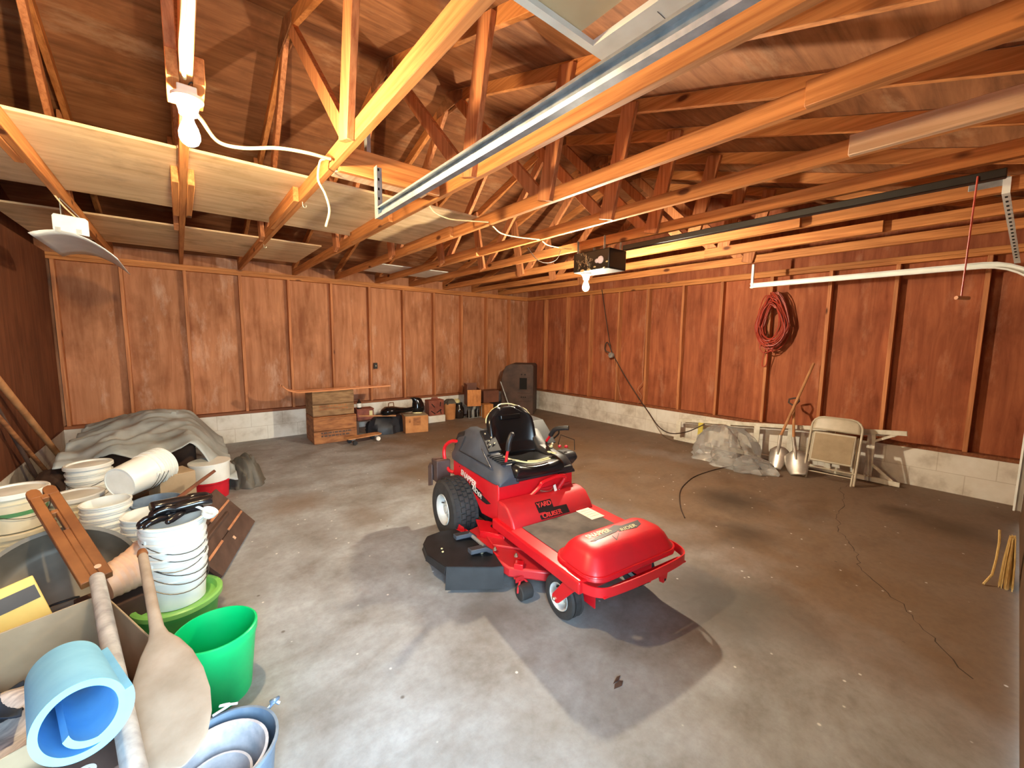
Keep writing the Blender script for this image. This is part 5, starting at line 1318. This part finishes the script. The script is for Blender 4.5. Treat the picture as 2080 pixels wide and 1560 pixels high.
# yellow carton with charcoal label, dark pan, slotted brown timber, shade-tinted pail behind the carton
yb = thing('yellow_box', 'yellow carton with charcoal label, leaning behind the open carton', 'box', (-.60, 2.47, .30), (R(-30), R(-8), R(24)))
MB().box(-.22, .11, -.05, .05, -.10, .19).build('body', 'box_yellow', yb, bevel=.004)
MB().box(-.03, .102, -.0515, -.0502, .09, .15).build('label', 'label_dark', yb, smooth=0)
pr_ = tag(MB().box(-.20, .20, -.12, .12, 0, .19).build('prop_crate', 'heavy_dark', bevel=.01, loc=(-.70, 2.45, 0), rot=(0, 0, R(24))), 'dark low crate under the yellow carton', 'crate')
pn = thing('steel_pan', 'large round dark steel pan leaning against the pail stacks', 'pan', (-.52, 2.82, .285), (R(52), 0, R(14)))
MB().lathe([(0, -.05), (.20, -.05), (.235, -.04), (.285, .035), (.30, .04), (.30, .046), (.282, .042), (.232, -.033), (.20, -.044), (0, -.044)], 52).build('bowl', 'dark_pan', pn, smooth=40)
MB().tube([(-.05, -.06, -.03), (-.05, -.06, .01), (-.035, -.06, .02), (.035, -.06, .02), (.05, -.06, .01), (.05, -.06, -.03)], .005, 8).build('handle', 'black_steel', pn)
sk_ = thing('slotted_timber', 'brown slotted timber with rounded forked top, leaning over the pan', 'timber', (0, 0, 0))
A, B = Vector((-.600, 3.07, .735)), Vector((-.345, 2.46, .445)); d = (B - A)
T = frame(A, d, Vector((.80, .35, .1)))
Ls = d.length
m = MB()
hw = .052
def half(y0, y1, x1):
    cy = (y0 + y1) / 2; r = (y1 - y0) / 2
    m.prism([(r, y0, -.016), (x1, y0, -.016), (x1, y1, -.016), (r, y1, -.016), (r * .3, y1 - r * .3, -.016), (0, cy, -.016), (r * .3, y0 + r * .3, -.016)], (0, 0, .032), T)
half(-hw, -.004, .075); half(.004, hw, .075)
m.box(.075, Ls, -hw, -.013, -.018, .018, T); m.box(.075, Ls, .013, hw, -.018, .018, T)
m.box(.060, .095, -.014, .014, -.015, .015, T); m.box(.20, .225, -.0131, .0131, -.017, .017, T)
m.box(.36, Ls, -.0131, .0131, -.017, .017, T); m.box(.225, .36, .0, .0131, -.017, .017, T)
m.build('board', 'brown_wood', sk_, bevel=.003, seg=1)
MB().lathe([(0, 0), (.012, 0), (.012, .003), (0, .003)], 12, T @ Matrix.Translation((Ls - .06, .02, .0182))).build('bolt', 'shade_tan_pail', sk_)
tp = thing('shade_tan_pail', 'ribbed pail, shade painted as tan, lying on its side behind the open carton', 'pail', (-.345, 2.58, .36))
ax = Vector((.85, .48, .18)).normalized(); tp.rotation_euler = ax.to_track_quat('Z', 'Y').to_euler()
pf = [(0, 0), (.075, 0)] + [(.076 + .0022 * k + (.004 if k % 2 else 0), .02 + .013 * k) for k in range(10)] + [(.108, .17), (.115, .172), (.115, .18), (.104, .18), (.074, .008), (0, .008)]
MB().lathe(pf, 36).build('body', 'shade_tan_pail', tp, smooth=30)
MB().tube([(.0, -.10, .10), (.02, -.112, .13), (.035, -.10, .15)], .004, 6).build('bail', 'pail_wire', tp)
tag(MB().box(-.13, .13, -.12, .12, 0, .27).build('prop_box', 'heavy_dark', bevel=.006, loc=(-.30, 2.66, 0), rot=(0, 0, R(24))), 'dark box under the sideways ribbed pail', 'box')
# boards leaning right of the front stack
dp = thing('plank_hatch', 'dark brown plank hatch with tan battens lying tilted beside the pails', 'hatch', (0, 0, 0))
P0, P1, P2 = Vector((.115, 3.02, .012)), Vector((.385, 3.80, .012)), Vector((.150, 3.93, .33))
T = frame(P0, P1 - P0, P2 - P1)
Lx = (P1 - P0).length; Ly = .40
for k in range(3):
    MB().box(0, Lx, k * Ly / 3 + .002, (k + 1) * Ly / 3 - .002, -.012, .012, T).build('plank', 'dark_wood', dp, bevel=.002, seg=1)
for y, x0, x1 in ((.14, .46, Lx - .03), (.27, .40, .80), (.13, .03, .30)):
    MB().box(x0, x1, y - .008, y + .008, .0122, .020, T).build('batten', 'copper_hinge', dp)
MB().box(.42, .45, .06, .085, .0122, .014, T).build('scuff', 'shade_tan_pail', dp, smooth=0)
tag(MB().box(-.20, .12, -.26, .22, 0, .20).build('low_chest', 'dark_wood', bevel=.006, loc=(.03, 3.50, 0), rot=(0, 0, R(-19))), 'dark low chest under the tilted plank hatch', 'chest')
board((.115, 3.80, .470), (-.155, 3.05, .50), .10, .022, 'red_wood', 'reddish_board', 'reddish-brown board lying slanted between pails and dark hatch', 'board', up=(1, -.3, .75))
# red and white bucket under the tarp
rb_ = thing('red_bucket', 'white bucket with red lower half beside the tarp heap', 'bucket', (.15, 4.72, 0))
MB().lathe([(0, .002), (.135, 0), (.150, .17), (0, .17)], 40).build('red_base', 'red_plastic', rb_, smooth=40)
MB().lathe([(0, .1705), (.152, .1705), (.158, .33), (.165, .332), (.165, .345), (0, .345)], 40).build('white_top', 'white_pail', rb_, smooth=40)
MB().tube([(.155 * math.cos(a), .155 * math.sin(a), .16) for a in [PI * 1.1 + .8 * PI * k / 10 for k in range(11)]], .004, 6).build('bail', 'red_plastic', rb_)
# tarp heap
def tarp_heap(name, cx, cy, rx, ry, h, seed, mat, label, n=64, m=22, rough=.2, lean=(0, 0), fold=1.0):
    rnd = random.Random(seed); ph = [rnd.uniform(0, 6.28) for _ in range(10)]; rings = []
    for i in range(m + 1):
        t = i / m; ring = []
        for j in range(n):
            a = 2 * PI * j / n
            e = 1 + rough * (.5 * math.sin(2 * a + ph[0]) + .4 * math.sin(3 * a + ph[1]) + .22 * fold * math.sin(11 * a + ph[2] + 3 * t) + .12 * fold * math.sin(19 * a + ph[3] - 5 * t))
            r = (1 - t) ** .8
            x = r * e * math.cos(a); y = r * e * math.sin(a)
            z = h * (1 - (1 - t) ** 2.4) * (1 + .16 * math.sin(4.1 * x + ph[4]) + .14 * math.sin(5.3 * y + ph[5] + 2 * x))
            z += h * .05 * fold * math.sin(9 * a + 7 * t + ph[6]) * (1 - t) * (t > .02) + h * .045 * fold * math.sin(23 * x + 13 * y + ph[7]) * (t > .05)
            ring.append((x * rx + lean[0] * t, y * ry + lean[1] * t, max(.004, z)))
        rings.append(ring)
    return tag(MB().loft(rings, True).build(name, mat, smooth=60, loc=(cx, cy, 0)), label, 'tarp')
from mathutils import noise as mn
def tarp_sheet(a, b):
    x = -.86 + 1.22 * a; y = 4.66 + 1.80 * b
    # lies on the stacked pile, slumps at the right, tips down at the left and ruffles along its near edge
    z = .535 + .10 * math.exp(-((x + .28) / .3) ** 2 - ((y - 6.0) / .45) ** 2)
    k = min(1, max(0, (x - .0) / .40)); z -= .40 * k * k * (3 - 2 * k)
    k = min(1, max(0, (-.58 - x) / .3)); z -= .07 * k
    e = max(0, 1 - b / .16); z -= (.07 + .03 * math.sin(16 * a)) * e * e
    y += .05 * math.sin(9 * a + 1) * (1 - b) - .22 * max(0, .45 - a) * (1 - b) * -1
    f1 = mn.noise(Vector((x * 2.2 + y * .8, y * 3.6 - x * 2.2, 3))); f2 = mn.noise(Vector((x * 6 + 2 * y, y * 8 - 4 * x, 9)))
    z += .05 * (1 - abs(f1) * 2.2) + .016 * (1 - abs(f2) * 2) + .02 * math.sin(26 * a + 5 * b) * max(0, 1 - b / .3)
    return Vector((x, y, max(.01, z)))
tag(MB().grid(tarp_sheet, 60, 60).build('tarpaulin', 'tarp', solid=.006, smooth=60), 'creased grey tarpaulin draped over the pile by the back wall', 'tarp')
tag(MB().box(-.50, .42, -.60, .55, 0, .47).build('covered_pile', 'heavy_dark', bevel=.05, seg=3, loc=(-.36, 5.60, 0)), 'dark covered pile holding up the grey tarpaulin', 'pile')
tarp_heap('tarpaulin', .42, 5.06, .20, .34, .24, 12, 'tarp_dark', 'dark brown end of tarpaulin slumped on the floor right of the grey one', rough=.16, fold=1.3)
# poles leaning on the left wall
def pole(a, b, r, label, mat='handle_wood'):
    a, b = Vector(a), Vector(b)
    tag(MB().tube([(0, 0, 0), b - a], r, 12).build('wooden_pole', mat, smooth=60, loc=a), label, 'pole')
pole((-.96, 6.25, .02), (-1.085, 4.62, 1.30), .024, 'pale round wooden pole leaning on the left wall, the thickest')
pole((-.98, 5.75, .02), (-1.09, 4.36, 1.16), .016, 'thin brown pole leaning on the left wall below the pale one', 'crate_wood')
pole((-1.0, 5.40, .02), (-1.095, 4.75, 1.0), .014, 'short dark pole on the left wall nearest the lidded pails', 'dark_wood')
tag(heap(0, 0, .14, .26, .40, 41, rough=.15, n=26).build('dark_sack', 'heavy_dark', smooth=40, loc=(-.90, 4.98, 0)), 'dark sack on the floor by the left wall under the poles', 'sack')
for z, y in ((2.02, 4.62), (1.86, 4.60)):
    tag(MB().tube([(0, 0, 0), (.14, .02, -.002), (.165, .025, .004), (.168, .025, .016)], .006, 6).build('shelf_hook', 'hook_metal', loc=(XLs + .002, y, z)), ('upper' if z > 1.95 else 'lower') + ' thin metal hook sticking out of the left wall', 'hook')
# corn broom standing by the door jamb at right
brm = thing('straw_bundle', 'loose straw bundle with a bent stalk on the floor at the right edge', 'straw', (4.0, -.085, 0))
random.seed(9); m = MB()
for k in range(70):
    a = random.uniform(-.09, .09); b = random.uniform(-.025, .025)
    m.tube([(a * .5, b * .5, .32), (a * .8, b, .16), (a * 1.1, b * 1.2, .004)], .0028, 4)
m.build('bristles', 'straw', brm)
MB().tube([(.02, .055, .34), (.0, .05, .26), (-.02, .052, .16), (-.05, .06, .06), (-.12, .09, .006)], .006, 6).build('loose_stalk', 'straw', brm)
# leaf litter on the floor
lf = tag(MB().prism([(-.03, 0, 0), (-.01, .012, .004), (.02, .008, .006), (.035, .0, .003), (.01, -.012, .002)], (0, 0, .001)).prism([(-.01, .02, 0), (.03, .03, .004), (.05, .025, .003), (.02, .015, .002)], (0, 0, .001)).build('dry_leaf', 'dark_wood', smooth=0, loc=(1.42, .98, .001)), 'curled dry leaf on the floor in front of the mower', 'leaf')

dk_ = thing('dark_carton', 'dark brown carton with a white ring print, before the open carton', 'carton', (-.285, 1.43, 0), (0, 0, R(20.2)))
MB().box(-.14, .10, -.07, .07, 0, .395).build('body', 'dark_wood', dk_, bevel=.004)
MB().lathe([(.014, 0), (.024, 0), (.024, .001), (.014, .001), (.014, 0)], 28, Matrix.Translation((.02, -.02, .3952))).build('printed_ring', 'decal_white', dk_, smooth=0)
SKY, EXPO, PORTAL_FLIP = 22.0, 0.85, False
# ================================================================ light, outside, camera
gd = struct(MB().box(-9, 12, -12, YFs - .21, -.14, -.03).build('driveway_bounce', 'outside_ground', smooth=0))  # unseen driveway ground, added to bounce sky light in through the doorway
w = bpy.data.worlds.new('sky'); SC.world = w; w.use_nodes = True
nt = w.node_tree; bg = nt.nodes['Background']
tc = nt.nodes.new('ShaderNodeTexCoord'); sx = nt.nodes.new('ShaderNodeSeparateXYZ'); nt.links.new(tc.outputs['Generated'], sx.inputs[0])
rp = nt.nodes.new('ShaderNodeValToRGB'); rp.color_ramp.elements[0].position = .0; rp.color_ramp.elements[0].color = (.70, .88, 1.0, 1); rp.color_ramp.elements[1].position = .8; rp.color_ramp.elements[1].color = (.46, .74, 1.0, 1)
nt.links.new(sx.outputs['Z'], rp.inputs['Fac']); nt.links.new(rp.outputs['Color'], bg.inputs['Color'])
bg.inputs['Strength'].default_value = SKY
la = bpy.data.lights.new('doorway_portal', 'AREA'); la.shape = 'RECTANGLE'; la.size = DX1 - DX0 - .05; la.size_y = DZ - .05
la.cycles.is_portal = True
lo = bpy.data.objects.new('doorway_portal', la); COL.objects.link(lo); lo.location = (0, YFs - .02, DZ / 2); lo.rotation_euler = (R(90), 0, 0)
lo.rotation_euler = (R(-90), 0, 0) if PORTAL_FLIP else (R(90), 0, 0)

cam = bpy.data.cameras.new('camera'); co = bpy.data.objects.new('camera', cam); COL.objects.link(co)
cam.sensor_width = 36; cam.lens = 829.64 / 2080 * 36; cam.clip_start = .02; cam.clip_end = 60
f = Vector((.62619375, .77211607, -.10825044)); r = Vector((.77737305, -.6289477, .0107668)); u = Vector((.05977065, .09089308, .99406535))
co.matrix_world = Matrix(((r.x, u.x, -f.x, 0), (r.y, u.y, -f.y, 0), (r.z, u.z, -f.z, 1.5202813), (0, 0, 0, 1)))
SC.camera = co
SC.view_settings.view_transform = 'Standard'; SC.view_settings.look = 'None'; SC.view_settings.gamma = 1
SC.view_settings.exposure = EXPO; SC.view_settings.use_curve_mapping = False
SC.cycles.max_bounces = 8; SC.cycles.diffuse_bounces = 5; SC.cycles.transparent_max_bounces = 8
